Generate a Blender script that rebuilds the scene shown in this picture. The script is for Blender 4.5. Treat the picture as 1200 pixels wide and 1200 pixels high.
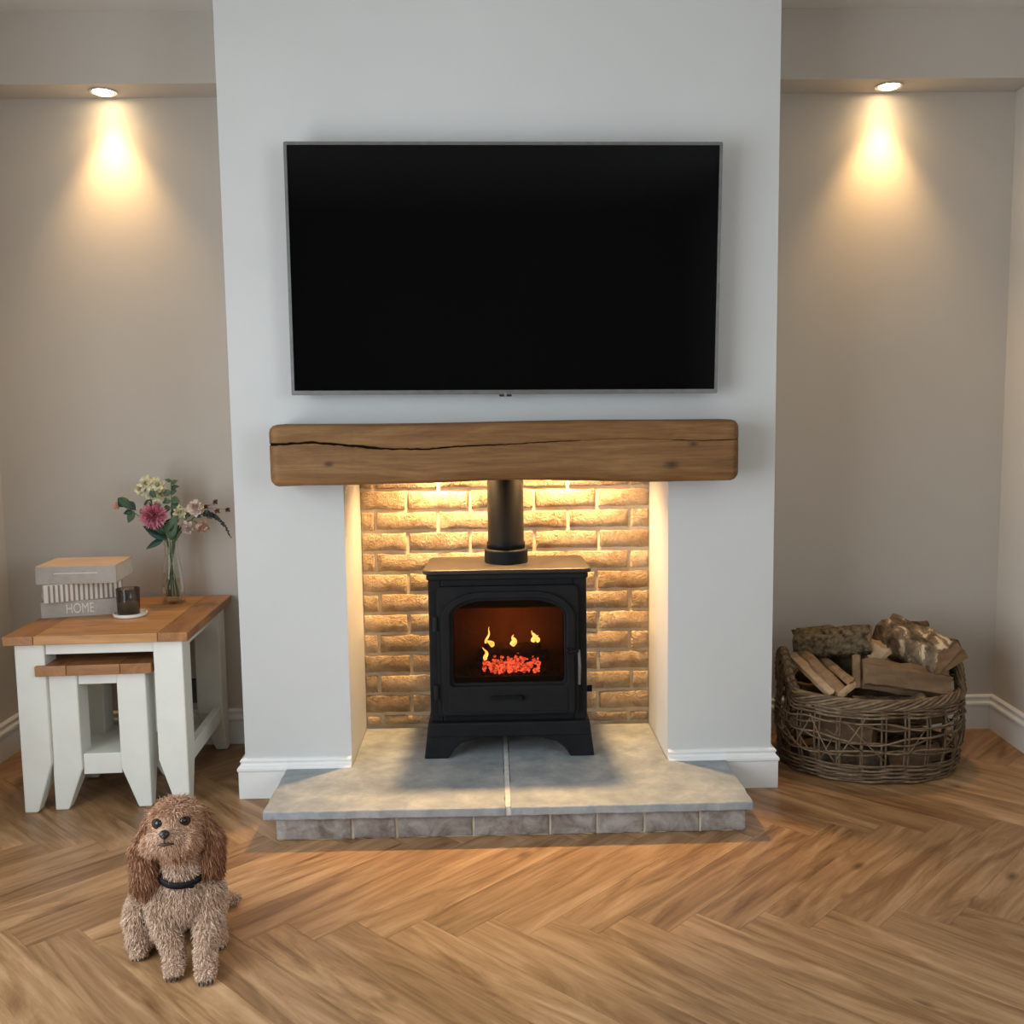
import bpy, bmesh, math, random
from mathutils import Vector, Matrix, Euler
random.seed(7)
rnd = random.uniform
PI = math.pi
scene = bpy.context.scene
for o in list(bpy.data.objects):
    bpy.data.objects.remove(o)
COL = scene.collection

# ------------------------------------------------------------------ camera
CAM_H = 1.15
def camera_axes(yaw, pitch, roll):
    y, p, r = math.radians(yaw), math.radians(pitch), math.radians(roll)
    f = Vector((math.sin(y)*math.cos(p), math.cos(y)*math.cos(p), -math.sin(p)))
    rt = Vector((math.cos(y), -math.sin(y), 0)); up = rt.cross(f)
    return rt*math.cos(r)-up*math.sin(r), up*math.cos(r)+rt*math.sin(r), f
cd = bpy.data.cameras.new('camera'); cam = bpy.data.objects.new('camera', cd); COL.objects.link(cam)
cd.sensor_width = 36; cd.lens = 36*1150/1200; cd.clip_start = .02
_r, _u, _f = camera_axes(1.15, 6.0, .78)
cam.matrix_world = Matrix(((_r.x, _u.x, -_f.x, 0), (_r.y, _u.y, -_f.y, 0), (_r.z, _u.z, -_f.z, CAM_H), (0, 0, 0, 1)))
scene.camera = cam

# ------------------------------------------------------------------ world, daylight, exposure
wd = bpy.data.worlds.new('overcast_sky'); scene.world = wd; wd.use_nodes = True
wd.node_tree.nodes['Background'].inputs[0].default_value = (.72, .85, 1, 1)
wd.node_tree.nodes['Background'].inputs[1].default_value = 1.0
def area(name, loc, rot, sx, sy, power, color):
    l = bpy.data.lights.new(name, 'AREA'); l.shape = 'RECTANGLE'; l.size = sx; l.size_y = sy
    l.energy = power; l.color = color
    o = bpy.data.objects.new(name, l); COL.objects.link(o); o.location = loc; o.rotation_euler = rot
    return o
# area lights in two unseen windows, laid out to set the daylight direction
area('unseen_window_daylight_left', (-1.70, .75, 1.0), (0, -PI/2, 0), 1.7, 2.3, 42, (.86, .94, 1))
area('unseen_window_daylight_right', (1.61, .0, 1.42), (0, PI/2, -math.radians(2.86)), 1.15, 1.4, 17, (.86, .94, 1))
scene.view_settings.view_transform = 'Standard'
scene.view_settings.look = 'None'
scene.view_settings.gamma = 1
scene.view_settings.use_curve_mapping = False
scene.view_settings.exposure = 0.72

DOWN_W = 1.3
DOWN_BEAM_W = 17.5       # alcove downlights
RECESS_W = 40.0     # lamps under the recess ceiling
WARM = (1, .60, .25)

# ------------------------------------------------------------------ materials
MATS = {}
class N:
    def __init__(s, name):
        s.m = bpy.data.materials.new(name); s.m.use_nodes = True
        s.t = s.m.node_tree; s.b = s.t.nodes['Principled BSDF']; s.out = s.t.nodes['Material Output']
        MATS[name] = s.m
    def n(s, kind, **kw):
        nd = s.t.nodes.new('ShaderNode'+kind)
        for k, v in kw.items(): setattr(nd, k, v)
        return nd
    def l(s, a, b): s.t.links.new(a, b)
    def coord(s, scale=(1, 1, 1), rand=False, which='Object'):
        tc = s.n('TexCoord'); mp = s.n('Mapping'); s.l(tc.outputs[which], mp.inputs['Vector'])
        mp.inputs['Scale'].default_value = scale
        if rand:
            oi = s.n('ObjectInfo'); mu = s.n('Math', operation='MULTIPLY'); mu.inputs[1].default_value = 37
            s.l(oi.outputs['Random'], mu.inputs[0]); cb = s.n('CombineXYZ')
            for i in range(3): s.l(mu.outputs[0], cb.inputs[i])
            s.l(cb.outputs[0], mp.inputs['Location'])
        return mp.outputs[0]
    def noise(s, vec, scale, detail=4, rough=.55, dist=0):
        t = s.n('TexNoise'); s.l(vec, t.inputs['Vector']); t.inputs['Scale'].default_value = scale
        t.inputs['Detail'].default_value = detail; t.inputs['Roughness'].default_value = rough
        t.inputs['Distortion'].default_value = dist
        return t.outputs['Fac']
    def ramp(s, fac, stops):
        r = s.n('ValToRGB'); s.l(fac, r.inputs[0]); e = r.color_ramp.elements
        while len(e) < len(stops): e.new(.5)
        for i, (p, c) in enumerate(stops):
            e[i].position = p; e[i].color = (*c, 1)
        return r.outputs[0]
    def mix(s, fac, a, b, mode='MIX'):
        m = s.n('Mix', data_type='RGBA', blend_type=mode)
        for sock, v in ((m.inputs[0], fac), (m.inputs[6], a), (m.inputs[7], b)):
            if hasattr(v, 'links') or hasattr(v, 'is_linked'): s.l(v, sock)
            elif isinstance(v, tuple): sock.default_value = (*v, 1)
            else: sock.default_value = v
        return m.outputs[2]
    def bump(s, h, strength=.3, dist=.002):
        b = s.n('Bump'); b.inputs['Strength'].default_value = strength; b.inputs['Distance'].default_value = dist
        s.l(h, b.inputs['Height']); s.l(b.outputs[0], s.b.inputs['Normal'])
    def col(s, c):
        if isinstance(c, tuple): s.b.inputs['Base Color'].default_value = (*c, 1)
        else: s.l(c, s.b.inputs['Base Color'])
    def set(s, rough=.5, spec=.5, metal=0):
        s.b.inputs['Roughness'].default_value = rough
        s.b.inputs['Specular IOR Level'].default_value = spec
        s.b.inputs['Metallic'].default_value = metal
        return s.m

def mottled(name, c0, c1, scale, rough=.6, spec=.4, bump=.2, bdist=.002, bscale=None, metal=0, rand=True, vscale=(1, 1, 1)):
    m = N(name); v = m.coord(vscale, rand); f = m.noise(v, scale, 5)
    m.col(m.ramp(f, [(.3, c0), (.7, c1)]))
    if bump: m.bump(m.noise(v, bscale or scale*3, 4), bump, bdist)
    return m.set(rough, spec, metal)

mottled('wall_paint_shaded', (.54, .505, .455), (.56, .525, .475), 3, .75, .25, .12, .001, 260, rand=False)  # greige paint with some alcove shade put into it, darker than the breast
mottled('breast_paint', (.565, .575, .57), (.59, .60, .595), 3, .75, .25, .12, .001, 260, rand=False)
mottled('dark_wall_paint', (.22, .21, .20), (.24, .23, .22), 3, .8, .2, .12, .001, 260, rand=False)
mottled('ceiling_paint', (.66, .65, .62), (.69, .68, .65), 3, .8, .2, .1, .001, 200, rand=False)
mottled('white_gloss', (.74, .75, .74), (.80, .81, .80), 5, .32, .5, .05, .001, 40)
mottled('cream_paint', (.73, .74, .68), (.80, .81, .75), 9, .45, .45, .12, .001, 90)
mottled('cast_iron', (.008, .0085, .0095), (.013, .0135, .015), 20, .62, .16, .25, .0012, 420)
mottled('plate_iron', (.022, .017, .015), (.032, .025, .022), 20, .5, .4, .2, .001, 420)
mottled('flue_enamel', (.006, .006, .007), (.009, .009, .010), 10, .45, .12, 0)
mottled('black_plastic', (.012, .012, .013), (.018, .018, .018), 20, .3, .5, 0)
mottled('silver_trim', (.13, .13, .125), (.17, .17, .165), 40, .45, .5, 0, metal=.6)
mottled('chrome', (.7, .7, .7), (.78, .78, .78), 10, .2, .5, 0, metal=1)
mottled('mortar', (.62, .53, .40), (.74, .65, .52), 30, .9, .1, .6, .003, 160, rand=False)
mottled('lime_joint', (.52, .52, .50), (.66, .66, .63), 40, .9, .1, .5, .002, 200)
mottled('grey_cloth', (.40, .36, .32), (.46, .42, .375), 40, .85, .15, .3, .0006, 900)
mottled('peach_cover', (.58, .42, .30), (.64, .48, .35), 12, .7, .25, .1, .0005, 500)
mottled('ivory_cover', (.68, .64, .58), (.75, .71, .65), 14, .7, .25, .15, .0005, 500)
mottled('brown_stripe', (.26, .205, .165), (.32, .25, .20), 30, .8, .2, 0)
mottled('page_paper', (.70, .64, .54), (.78, .72, .62), 60, .9, .1, .2, .0006, 500)
mottled('lettering', (.72, .69, .64), (.76, .73, .68), 20, .6, .3, 0)
mottled('glazed_ceramic', (.80, .79, .76), (.84, .83, .80), 6, .2, .5, 0)
mottled('wax', (.50, .44, .36), (.56, .5, .42), 12, .5, .4, 0)
mottled('firebrick', (.10, .045, .018), (.19, .085, .032), 9, .9, .1, .5, .003, 60)
mottled('char', (.010, .008, .007), (.05, .03, .02), 40, .95, .1, .9, .004, 120)
mottled('dark_bark', (.040, .026, .017), (.15, .105, .07), 26, .95, .1, 1, .006, 60)
mottled('moss_bark', (.028, .02, .012), (.22, .165, .10), 60, .95, .1, 1, .008, 90)
mottled('split_wood', (.19, .11, .055), (.34, .215, .12), 14, .85, .2, .6, .002, 60, vscale=(.25, 3, 3))
mottled('pale_wood', (.34, .22, .125), (.48, .335, .205), 14, .85, .2, .5, .002, 60, vscale=(.25, 3, 3))
mottled('aged_wood', (.13, .078, .042), (.235, .15, .085), 10, .85, .2, .6, .002, 50, vscale=(.3, 3, 3))
mottled('wicker', (.075, .047, .028), (.19, .125, .074), 50, .75, .3, .5, .001, 300)
mottled('wicker_light', (.13, .088, .052), (.27, .19, .115), 50, .7, .3, .5, .001, 300)
mottled('leaf_green', (.020, .055, .028), (.045, .10, .05), 30, .5, .4, .2, .001, 200)
mottled('leaf_dark', (.010, .038, .028), (.02, .06, .042), 30, .42, .5, .2, .001, 200)
mottled('eucalyptus', (.06, .105, .06), (.11, .17, .10), 30, .6, .3, .2, .001, 200)
mottled('stem_green', (.08, .13, .05), (.14, .19, .08), 40, .6, .3, 0)
mottled('petal_pink', (.55, .13, .22), (.74, .34, .40), 60, .7, .3, 0)
mottled('petal_cream', (.66, .62, .40), (.80, .77, .58), 50, .7, .3, 0)
mottled('petal_white', (.72, .58, .50), (.84, .74, .67), 60, .7, .3, 0)
mottled('petal_peach', (.66, .42, .32), (.76, .55, .45), 60, .7, .3, 0)
mottled('spike_grey', (.03, .04, .045), (.075, .085, .085), 60, .7, .3, 0)
mottled('dried_brown', (.14, .07, .05), (.22, .12, .09), 60, .7, .3, 0)
mottled('wet_black', (.006, .005, .005), (.010, .008, .007), 20, .12, .6, 0)
mottled('nose_leather', (.010, .008, .008), (.02, .016, .015), 60, .35, .5, .3, .001, 400)
mottled('collar_leather', (.006, .006, .007), (.012, .012, .013), 60, .6, .15, .2, .001, 300)
mottled('eye_fur', (.035, .018, .011), (.06, .032, .02), 60, .8, .2, .3, .001, 300)
mottled('lip', (.05, .025, .018), (.08, .04, .028), 60, .6, .3, 0)

# oak for the herringbone floor: grain follows the plank, tone differs from plank to plank
def oak(name, dark, mid, light, rough, spec, tone=.35, gs=1.0, island=False):
    m = N(name); v = m.coord((.9*gs, 6.5*gs, 6.5*gs), True)
    f1 = m.noise(v, 2.2, 6, .62, 1.6)
    v2 = m.coord((2*gs, 46*gs, 46*gs), True); f2 = m.noise(v2, 3, 4, .6, .4)
    c = m.ramp(f1, [(.30, dark), (.50, mid), (.70, light)])
    c2 = m.ramp(f2, [(.35, (.88, .86, .83)), (.62, (1.04, 1.03, 1.02))])
    c = m.mix(1.0, c, c2, 'MULTIPLY')
    oi = m.n('ObjectInfo'); r = m.ramp(oi.outputs['Random'], [(0, (1-tone*.62, 1-tone*.72, 1-tone*.82)), (1, (1+tone*.38, 1+tone*.38, 1+tone*.38))])
    c = m.mix(1.0, c, r, 'MULTIPLY')
    # a few dark knots
    vk = m.coord((3.2*gs, 7*gs, 7*gs), True); vo = m.n('TexVoronoi'); m.l(vk, vo.inputs['Vector']); vo.inputs['Scale'].default_value = 1.15
    k = m.ramp(vo.outputs['Distance'], [(.02, (1, 1, 1)), (.13, (0, 0, 0))])
    c = m.mix(k, c, (dark[0]*.55, dark[1]*.5, dark[2]*.45))
    m.col(c); m.bump(f2, .12, .001)
    return m.set(rough, spec)
oak('oak_floor', (.165, .080, .032), (.345, .200, .094), (.50, .318, .175), .40, .42, .32)
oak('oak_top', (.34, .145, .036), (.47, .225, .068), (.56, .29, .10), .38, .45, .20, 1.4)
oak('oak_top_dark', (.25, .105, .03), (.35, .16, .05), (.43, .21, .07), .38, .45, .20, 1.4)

m = N('oak_beam'); v = m.coord((.9, 9, 9)); f = m.noise(v, 2.0, 6, .62, 1.5)
v2 = m.coord((3, 60, 60)); f2 = m.noise(v2, 3, 4, .6, .3)
c = m.ramp(f, [(.28, (.120, .054, .018)), (.5, (.195, .097, .034)), (.74, (.27, .148, .058))])
c = m.mix(1, c, m.ramp(f2, [(.35, (.8, .78, .75)), (.65, (1.08, 1.06, 1.04))]), 'MULTIPLY')
tc = m.n('TexCoord')
for kx, kz, kr in ((-.45, 1.005, .011), (.561, 1.046, .010), (.50, .99, .018)):
    vm = m.n('VectorMath', operation='SUBTRACT'); m.l(tc.outputs['Object'], vm.inputs[0]); vm.inputs[1].default_value = (kx, 2.72, kz)
    sc_ = m.n('VectorMath', operation='MULTIPLY'); m.l(vm.outputs[0], sc_.inputs[0]); sc_.inputs[1].default_value = (.6, .5, 1.1)
    ln = m.n('VectorMath', operation='LENGTH'); m.l(sc_.outputs[0], ln.inputs[0])
    k = m.ramp(ln.outputs['Value'], [(kr*.25, (.9, .9, .9)), (kr, (0, 0, 0))])
    c = m.mix(k, c, (.045, .022, .010))
m.col(c); m.bump(f2, .25, .0015); m.set(.6, .3)
m = N('crack_dark'); m.col((.012, .007, .004)); m.set(.95, .05)

m = N('clay_brick'); v = m.coord((1, 1, 1), True)
f = m.noise(v, 22, 6, .65, .4); g = m.noise(v, 48, 6, .62, 1.8)
c = m.ramp(f, [(.30, (.40, .275, .17)), (.50, (.56, .43, .295)), (.70, (.66, .54, .39))])
oi = m.n('ObjectInfo'); c = m.mix(1, c, m.ramp(oi.outputs['Random'], [(0, (.74, .70, .66)), (1, (1.12, 1.10, 1.08))]), 'MULTIPLY')
m.col(c); m.bump(g, 1.0, .012); m.set(.9, .12)
m = N('hearth_brick'); v = m.coord((1, 1, 1), True)
f = m.noise(v, 16, 6, .65, .6); g = m.noise(v, 60, 5)
m.col(m.ramp(f, [(.28, (.15, .112, .092)), (.44, (.27, .235, .21)), (.62, (.40, .375, .35))])); m.bump(g, .8, .004); m.set(.9, .12)
m = N('slate'); v = m.coord((1, 1, 1), True)
f = m.noise(v, 9, 8, .66, .25); g = m.noise(v, 30, 6, .65)
m.col(m.ramp(f, [(.30, (.20, .23, .25)), (.50, (.30, .33, .345)), (.68, (.43, .445, .44))])); m.bump(g, .55, .004); m.set(.62, .35)

m = N('birch_bark'); v = m.coord((2, 1, 1), True); f = m.noise(v, 16, 5, .6, .5)
m.col(m.ramp(f, [(.38, (.07, .047, .03)), (.52, (.20, .14, .09)), (.57, (.27, .19, .12)), (.60, (.60, .46, .30)), (.75, (.68, .55, .38))])); m.bump(f, .8, .008); m.set(.9, .15)

m = N('tv_screen'); m.col((.002, .002, .0022)); m.set(.09, .09)
def glass(name, tint, gloss, rough=.03):
    m = N(name); t = m.n('BsdfTransparent'); t.inputs[0].default_value = (*tint, 1)
    g = m.n('BsdfGlossy'); g.inputs['Roughness'].default_value = rough
    fr = m.n('Fresnel'); fr.inputs[0].default_value = 1.45
    mu = m.n('Math', operation='MULTIPLY'); m.l(fr.outputs[0], mu.inputs[0]); mu.inputs[1].default_value = gloss
    mx = m.n('MixShader'); m.l(mu.outputs[0], mx.inputs[0]); m.l(t.outputs[0], mx.inputs[1]); m.l(g.outputs[0], mx.inputs[2])
    m.l(mx.outputs[0], m.out.inputs[0])
glass('clear_glass', (.92, .945, .92), .9)
glass('window_glass', (.96, .98, .97), 1)
glass('smoked_glass', (.80, .765, .745), .8, .12)
glass('stove_glass', (.62, .50, .40), .5, .1)
glass('water', (.97, .985, .96), .5)
def emit(name, c, s, c2=None, scale=60):
    m = N(name); e = m.n('Emission'); e.inputs[1].default_value = s
    if c2:
        f = m.noise(m.coord((1, 1, 1), True), scale, 4); m.l(m.ramp(f, [(.36, c2), (.62, c)]), e.inputs[0])
    else: e.inputs[0].default_value = (*c, 1)
    m.l(e.outputs[0], m.out.inputs[0])
emit('lamp_lens', (1, .74, .42), 22)
emit('ember_glow', (1, .17, .10), 2.2, (.16, .008, .004), 95)
emit('flame_glow', (1, .74, .28), 3.6, (1, .40, .06), 50)

def fur_mat(name, c0, c1, c2):
    m = N(name); g = m.n('NewGeometry'); m.col(m.ramp(g.outputs['Random Per Island'], [(0, c0), (.5, c1), (1, c2)]))
    return m.set(.75, .25)
fur_mat('fur_body', (.44, .29, .20), (.64, .45, .325), (.84, .66, .52))
fur_mat('fur_muzzle', (.48, .29, .19), (.68, .44, .30), (.85, .62, .47))
fur_mat('fur_head', (.36, .185, .105), (.54, .305, .185), (.76, .50, .34))
fur_mat('fur_ear', (.15, .062, .032), (.30, .138, .072), (.48, .26, .15))
mottled('skin_body', (.30, .195, .13), (.38, .25, .175), 40, .9, .1, .3, .002, 200)
mottled('skin_ear', (.10, .045, .025), (.15, .07, .04), 40, .9, .1, .3, .002, 200)

# ------------------------------------------------------------------ mesh helpers
class MB:
    def __init__(s): s.v = []; s.f = []; s.mi = []; s.cur = 0
    def add(s, vs, fs):
        b = len(s.v); s.v += [tuple(p) for p in vs]
        for f in fs: s.f.append(tuple(b+i for i in f)); s.mi.append(s.cur)
        return s
    def box(s, x0, x1, y0, y1, z0, z1, M=None):
        vs = [Vector((x, y, z)) for z in (z0, z1) for y in (y0, y1) for x in (x0, x1)]
        if M: vs = [M @ p for p in vs]
        return s.add(vs, [(0, 2, 3, 1), (4, 5, 7, 6), (0, 1, 5, 4), (2, 6, 7, 3), (0, 4, 6, 2), (1, 3, 7, 5)])
    def prism(s, poly, h0, h1, axis='z'):
        def P(a, b, h): return (a, b, h) if axis == 'z' else ((a, h, b) if axis == 'y' else (h, a, b))
        n = len(poly)
        vs = [P(a, b, h0) for a, b in poly]+[P(a, b, h1) for a, b in poly]
        fs = [tuple(range(n))[::-1], tuple(range(n, 2*n))]+[(i, (i+1) % n, n+(i+1) % n, n+i) for i in range(n)]
        return s.add(vs, fs)
    def ring(s, outer, inner, h0, h1, axis='y'):
        # plate with a hole; both loops have the same count
        def P(a, b, h): return (a, b, h) if axis == 'z' else ((a, h, b) if axis == 'y' else (h, a, b))
        n = len(outer); vs = []
        for h in (h0, h1):
            vs += [P(a, b, h) for a, b in outer]+[P(a, b, h) for a, b in inner]
        fs = []
        for i in range(n):
            j = (i+1) % n
            fs += [(i, j, n+j, n+i), (2*n+i, 3*n+i, 3*n+j, 2*n+j), (i, 2*n+i, 2*n+j, j), (n+i, n+j, 3*n+j, 3*n+i)]
        return s.add(vs, fs)
    def tube(s, pts, r, sides=6, closed=False, cap=True):
        pts = [Vector(p) for p in pts]; n = len(pts); b = len(s.v); up = Vector((0, 0, 1)); prev = None
        for i, p in enumerate(pts):
            a = pts[i-1] if (i or closed) else p; c = pts[(i+1) % n] if (i < n-1 or closed) else p
            t = (c-a).normalized() if (c-a).length > 1e-9 else Vector((0, 0, 1))
            if prev is None:
                q = t.cross(up if abs(t.z) < .95 else Vector((1, 0, 0))).normalized()
            else:
                q = (prev-t*prev.dot(t)); q = q.normalized() if q.length > 1e-6 else t.orthogonal().normalized()
            prev = q; w = t.cross(q); rr = r[i] if isinstance(r, (list, tuple)) else r
            for k in range(sides):
                an = 2*PI*k/sides; s.v.append(tuple(p+q*(rr*math.cos(an))+w*(rr*math.sin(an))))
        for i in range(n if closed else n-1):
            j = (i+1) % n
            for k in range(sides):
                l = (k+1) % sides
                s.f.append((b+i*sides+k, b+i*sides+l, b+j*sides+l, b+j*sides+k)); s.mi.append(s.cur)
        if cap and not closed:
            s.f.append(tuple(b+k for k in range(sides))[::-1]); s.mi.append(s.cur)
            s.f.append(tuple(b+(n-1)*sides+k for k in range(sides))); s.mi.append(s.cur)
        return s
    def lathe(s, prof, seg=32, c=(0, 0, 0)):
        b = len(s.v); n = len(prof)
        for r, z in prof:
            for k in range(seg):
                a = 2*PI*k/seg; s.v.append((c[0]+r*math.cos(a), c[1]+r*math.sin(a), c[2]+z))
        for i in range(n-1):
            for k in range(seg):
                l = (k+1) % seg; s.f.append((b+i*seg+k, b+i*seg+l, b+(i+1)*seg+l, b+(i+1)*seg+k)); s.mi.append(s.cur)
        return s
    def ell(s, c, r, M=None, seg=14, rings=9):
        b = len(s.v); c = Vector(c)
        for i in range(rings+1):
            t = PI*i/rings
            for k in range(seg):
                a = 2*PI*k/seg
                p = Vector((r[0]*math.sin(t)*math.cos(a), r[1]*math.sin(t)*math.sin(a), r[2]*math.cos(t)))
                if M: p = M @ p
                s.v.append(tuple(c+p))
        for i in range(rings):
            for k in range(seg):
                l = (k+1) % seg; s.f.append((b+i*seg+k, b+(i+1)*seg+k, b+(i+1)*seg+l, b+i*seg+l)); s.mi.append(s.cur)
        return s
    def build(s, name, mat, parent=None, smooth=False, bevel=0, loc=None, weld=False):
        me = bpy.data.meshes.new(name)
        me.from_pydata(s.v, [], s.f)
        bm = bmesh.new(); bm.from_mesh(me)
        if weld: bmesh.ops.remove_doubles(bm, verts=bm.verts, dist=1e-5)
        bmesh.ops.recalc_face_normals(bm, faces=bm.faces)
        bm.to_mesh(me); bm.free()
        mats = mat if isinstance(mat, (list, tuple)) else [mat]
        for q in mats: me.materials.append(MATS[q])
        if len(mats) > 1 and len(s.mi) == len(me.polygons):
            me.polygons.foreach_set('material_index', s.mi)
        if smooth: me.polygons.foreach_set('use_smooth', [True]*len(me.polygons))
        o = bpy.data.objects.new(name, me); COL.objects.link(o)
        if parent: o.parent = parent
        if loc: o.location = loc
        if bevel:
            b = o.modifiers.new('edge', 'BEVEL'); b.width = bevel; b.segments = 2; b.limit_method = 'ANGLE'; b.angle_limit = math.radians(40)
        return o
def tag(o, label=None, cat=None, group=None, kind=None):
    for k, v in (('label', label), ('category', cat), ('group', group), ('kind', kind)):
        if v: o[k] = v
    return o
def thing(name, label, cat, loc=(0, 0, 0), rz=0, group=None):
    o = bpy.data.objects.new(name, None); COL.objects.link(o); o.empty_display_size = .05
    o.location = loc; o.rotation_euler = (0, 0, rz)
    return tag(o, label, cat, group)
def struct(o, label=None): return tag(o, label, kind='structure')
def copy_tree(o, parent=None):
    c = o.copy(); COL.objects.link(c); c.parent = parent
    for ch in o.children: copy_tree(ch, c)
    return c
def rounded(x0, x1, z0, z1, rt, rb, n=8, rtz=None):
    # rounded rectangle loop: top corner radii rt (rtz vertical), bottom rb
    rtz = rtz or rt; L = []
    for cx, cz, rx, rz, a0 in ((x1-rt, z1-rtz, rt, rtz, 0), (x0+rt, z1-rtz, rt, rtz, 90), (x0+rb, z0+rb, rb, rb, 180), (x1-rb, z0+rb, rb, rb, 270)):
        for i in range(n+1):
            a = math.radians(a0+90*i/n); L.append((cx+rx*math.cos(a), cz+rz*math.sin(a)))
    return L

# ------------------------------------------------------------------ room shell
B, W = 2.866, 3.36           # chimney breast face, alcove back wall
XL, XR, YR = -1.665, 1.766, -1.9
CEIL, SOF, BH = 2.393, 2.178, 3.22
BX0, BX1 = -.752, .832
OX0, OX1 = -.434, .518       # fireplace opening
RB = 3.222                   # mortar plane at the back of the recess
def xr(y): return XR+(y-W)*.05
T = .12
struct(MB().box(XL-T, XR+T, YR-T, W+T, -.1, -.012).build('floor', 'mortar'), 'oak herringbone plank floor')
struct(MB().box(XL-T, XR+T, YR-T, W+T, CEIL, CEIL+.1).build('ceiling', 'ceiling_paint'), 'plain off-white ceiling')
struct(MB().box(XL-T, XR+T, W, W+T, 0, CEIL).build('wall_back', 'wall_paint_shaded'), 'greige alcove back wall')
struct(MB().box(XL-T, XR+T, YR-T, YR, 0, CEIL).build('wall_rear', 'dark_wall_paint'), 'dark grey wall facing the fireplace')
# left wall with an unseen window, placed for the daylight direction
wy0, wy1, wz0, wz1 = -.45, 1.95, .12, 1.9
struct(MB().box(XL-T, XL, YR, wy0, 0, CEIL).box(XL-T, XL, wy1, W, 0, CEIL).box(XL-T, XL, wy0, wy1, 0, wz0).box(XL-T, XL, wy0, wy1, wz1, CEIL).build('wall_left', 'wall_paint_shaded'), 'greige wall beside the nest of tables')
def quadwall(mb, y0, y1, z0, z1):
    return mb.prism([(xr(y0), y0), (xr(y0)+T, y0), (xr(y1)+T, y1), (xr(y1), y1)], z0, z1)
rm = MB(); quadwall(rm, YR, -.75, 0, CEIL); quadwall(rm, .75, W, 0, CEIL); quadwall(rm, -.75, .75, 0, .8); quadwall(rm, -.75, .75, 2.05, CEIL)
struct(rm.build('wall_right', 'wall_paint_shaded'), 'greige wall beside the log basket')
def window(name, x, y0, y1, z0, z1, label):
    w = struct(thing(name, None, None), label)
    if 'category' in w: del w['category']
    f = MB(); t = .05
    for a in ((y0, y1, z0, z0+t), (y0, y1, z1-t, z1), (y0, y0+t, z0+t, z1-t), (y1-t, y1, z0+t, z1-t), ((y0+y1)/2-t/2, (y0+y1)/2+t/2, z0+t, z1-t)):
        f.box(x-.03, x+.03, *a)
    f.build('window_frame', 'white_gloss', w)
    for a, b in ((y0+t, (y0+y1)/2-t/2), ((y0+y1)/2+t/2, y1-t)):
        MB().box(x-.003, x+.003, a, b, z0+t, z1-t).build('pane', 'window_glass', w)
window('window_1', XL-.06, wy0, wy1, wz0, wz1, 'unseen tall white framed window placed for daylight from the left')
window('window_2', xr(0)+.07, -.75, .75, .8, 2.05, 'unseen white framed window added for daylight from the right')  # added out of view for weaker daylight from this side

# chimney breast: two piers and the wall above the opening, recess ceiling behind it
RC = 1.17
br = MB().box(BX0, OX0, B, W, 0, CEIL).box(OX1, BX1, B, W, 0, CEIL).box(OX0, OX1, B, B+.05, .970, CEIL).box(OX0, OX1, B+.05, W, RC, RC+.1)
struct(br.build('wall_chimney_breast', 'breast_paint'), 'pale grey chimney breast with fireplace opening')
struct(MB().box(XL, BX0, BH, W, SOF, CEIL).build('trim_1', 'wall_paint_shaded'), 'boxed bulkhead over the table alcove')
struct(MB().box(BX1, xr(BH), BH, W, SOF, CEIL).build('trim_2', 'wall_paint_shaded'), 'boxed bulkhead over the basket alcove')

# brick back of the recess
wr = struct(MB().box(OX0, OX1, RB, W-.001, 0, RC).build('wall_recess', 'mortar'), 'cream brick wall inside the fireplace')
def brick_mesh(w, h, d, seed, jit=.0017, nx=8, nz=4):
    r = random.Random(seed); mb = MB(); g = []
    for j in range(nz+1):
        for i in range(nx+1):
            e = (i in (0, nx)) or (j in (0, nz))
            fx = 0 if i == 0 else (w if i == nx else .0035+(w-.007)*(i-1)/(nx-2)); fz = 0 if j == 0 else (h if j == nz else .0035+(h-.007)*(j-1)/(nz-2))
            g.append((fx-w/2+(r.uniform(-.001, .001) if not (i in (0, nx) and j in (0, nz)) else 0), r.uniform(-jit, jit)*(.5 if e else 1)+(.0022 if e else 0), fz-h/2+(r.uniform(-.0022, .0022) if j in (0, nz) else r.uniform(-.001, .001))))
    n = (nx+1)*(nz+1); F = [(j*(nx+1)+i, j*(nx+1)+i+1, (j+1)*(nx+1)+i+1, (j+1)*(nx+1)+i) for j in range(nz) for i in range(nx)]
    rim = [i for i in range(nx+1)]+[j*(nx+1)+nx for j in range(1, nz+1)]+[nz*(nx+1)+i for i in range(nx-1, -1, -1)]+[j*(nx+1) for j in range(nz-1, 0, -1)]
    vs = list(g); back = {}
    for q in rim:
        back[q] = len(vs); vs.append((g[q][0], d, g[q][2]))
    for a, b in zip(rim, rim[1:]+rim[:1]): F.append((a, back[a], back[b], b))
    return mb.add(vs, F)
rows = [(.094, .134)]+[(.137+.0684*k, .137+.0684*(k+1)) for k in range(14)]
sd = 0
for ri, (z0, z1) in enumerate(rows):
    if z0 > RC-.02: continue
    z1 = min(z1, RC)
    off = -.28 if ri % 2 == 1 else -.383+.0
    xs = sorted([off+.209*k+random.Random(ri*9+k).uniform(-.006, .006) for k in range(-2, 6)])
    for a, b in zip(xs, xs[1:]):
        a2, b2 = max(a+.0055, OX0+.002), min(b-.0055, OX1-.002)
        if b2-a2 < .02: continue
        sd += 1; h = z1-z0-.0115+random.Random(sd).uniform(-.002, .001)
        brick_mesh(b2-a2, h, .012, sd).build('brick', 'clay_brick', wr, True, loc=((a2+b2)/2, RB-.0065+random.Random(sd).uniform(-.0015, .0015), (z0+z1)/2))

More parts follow.
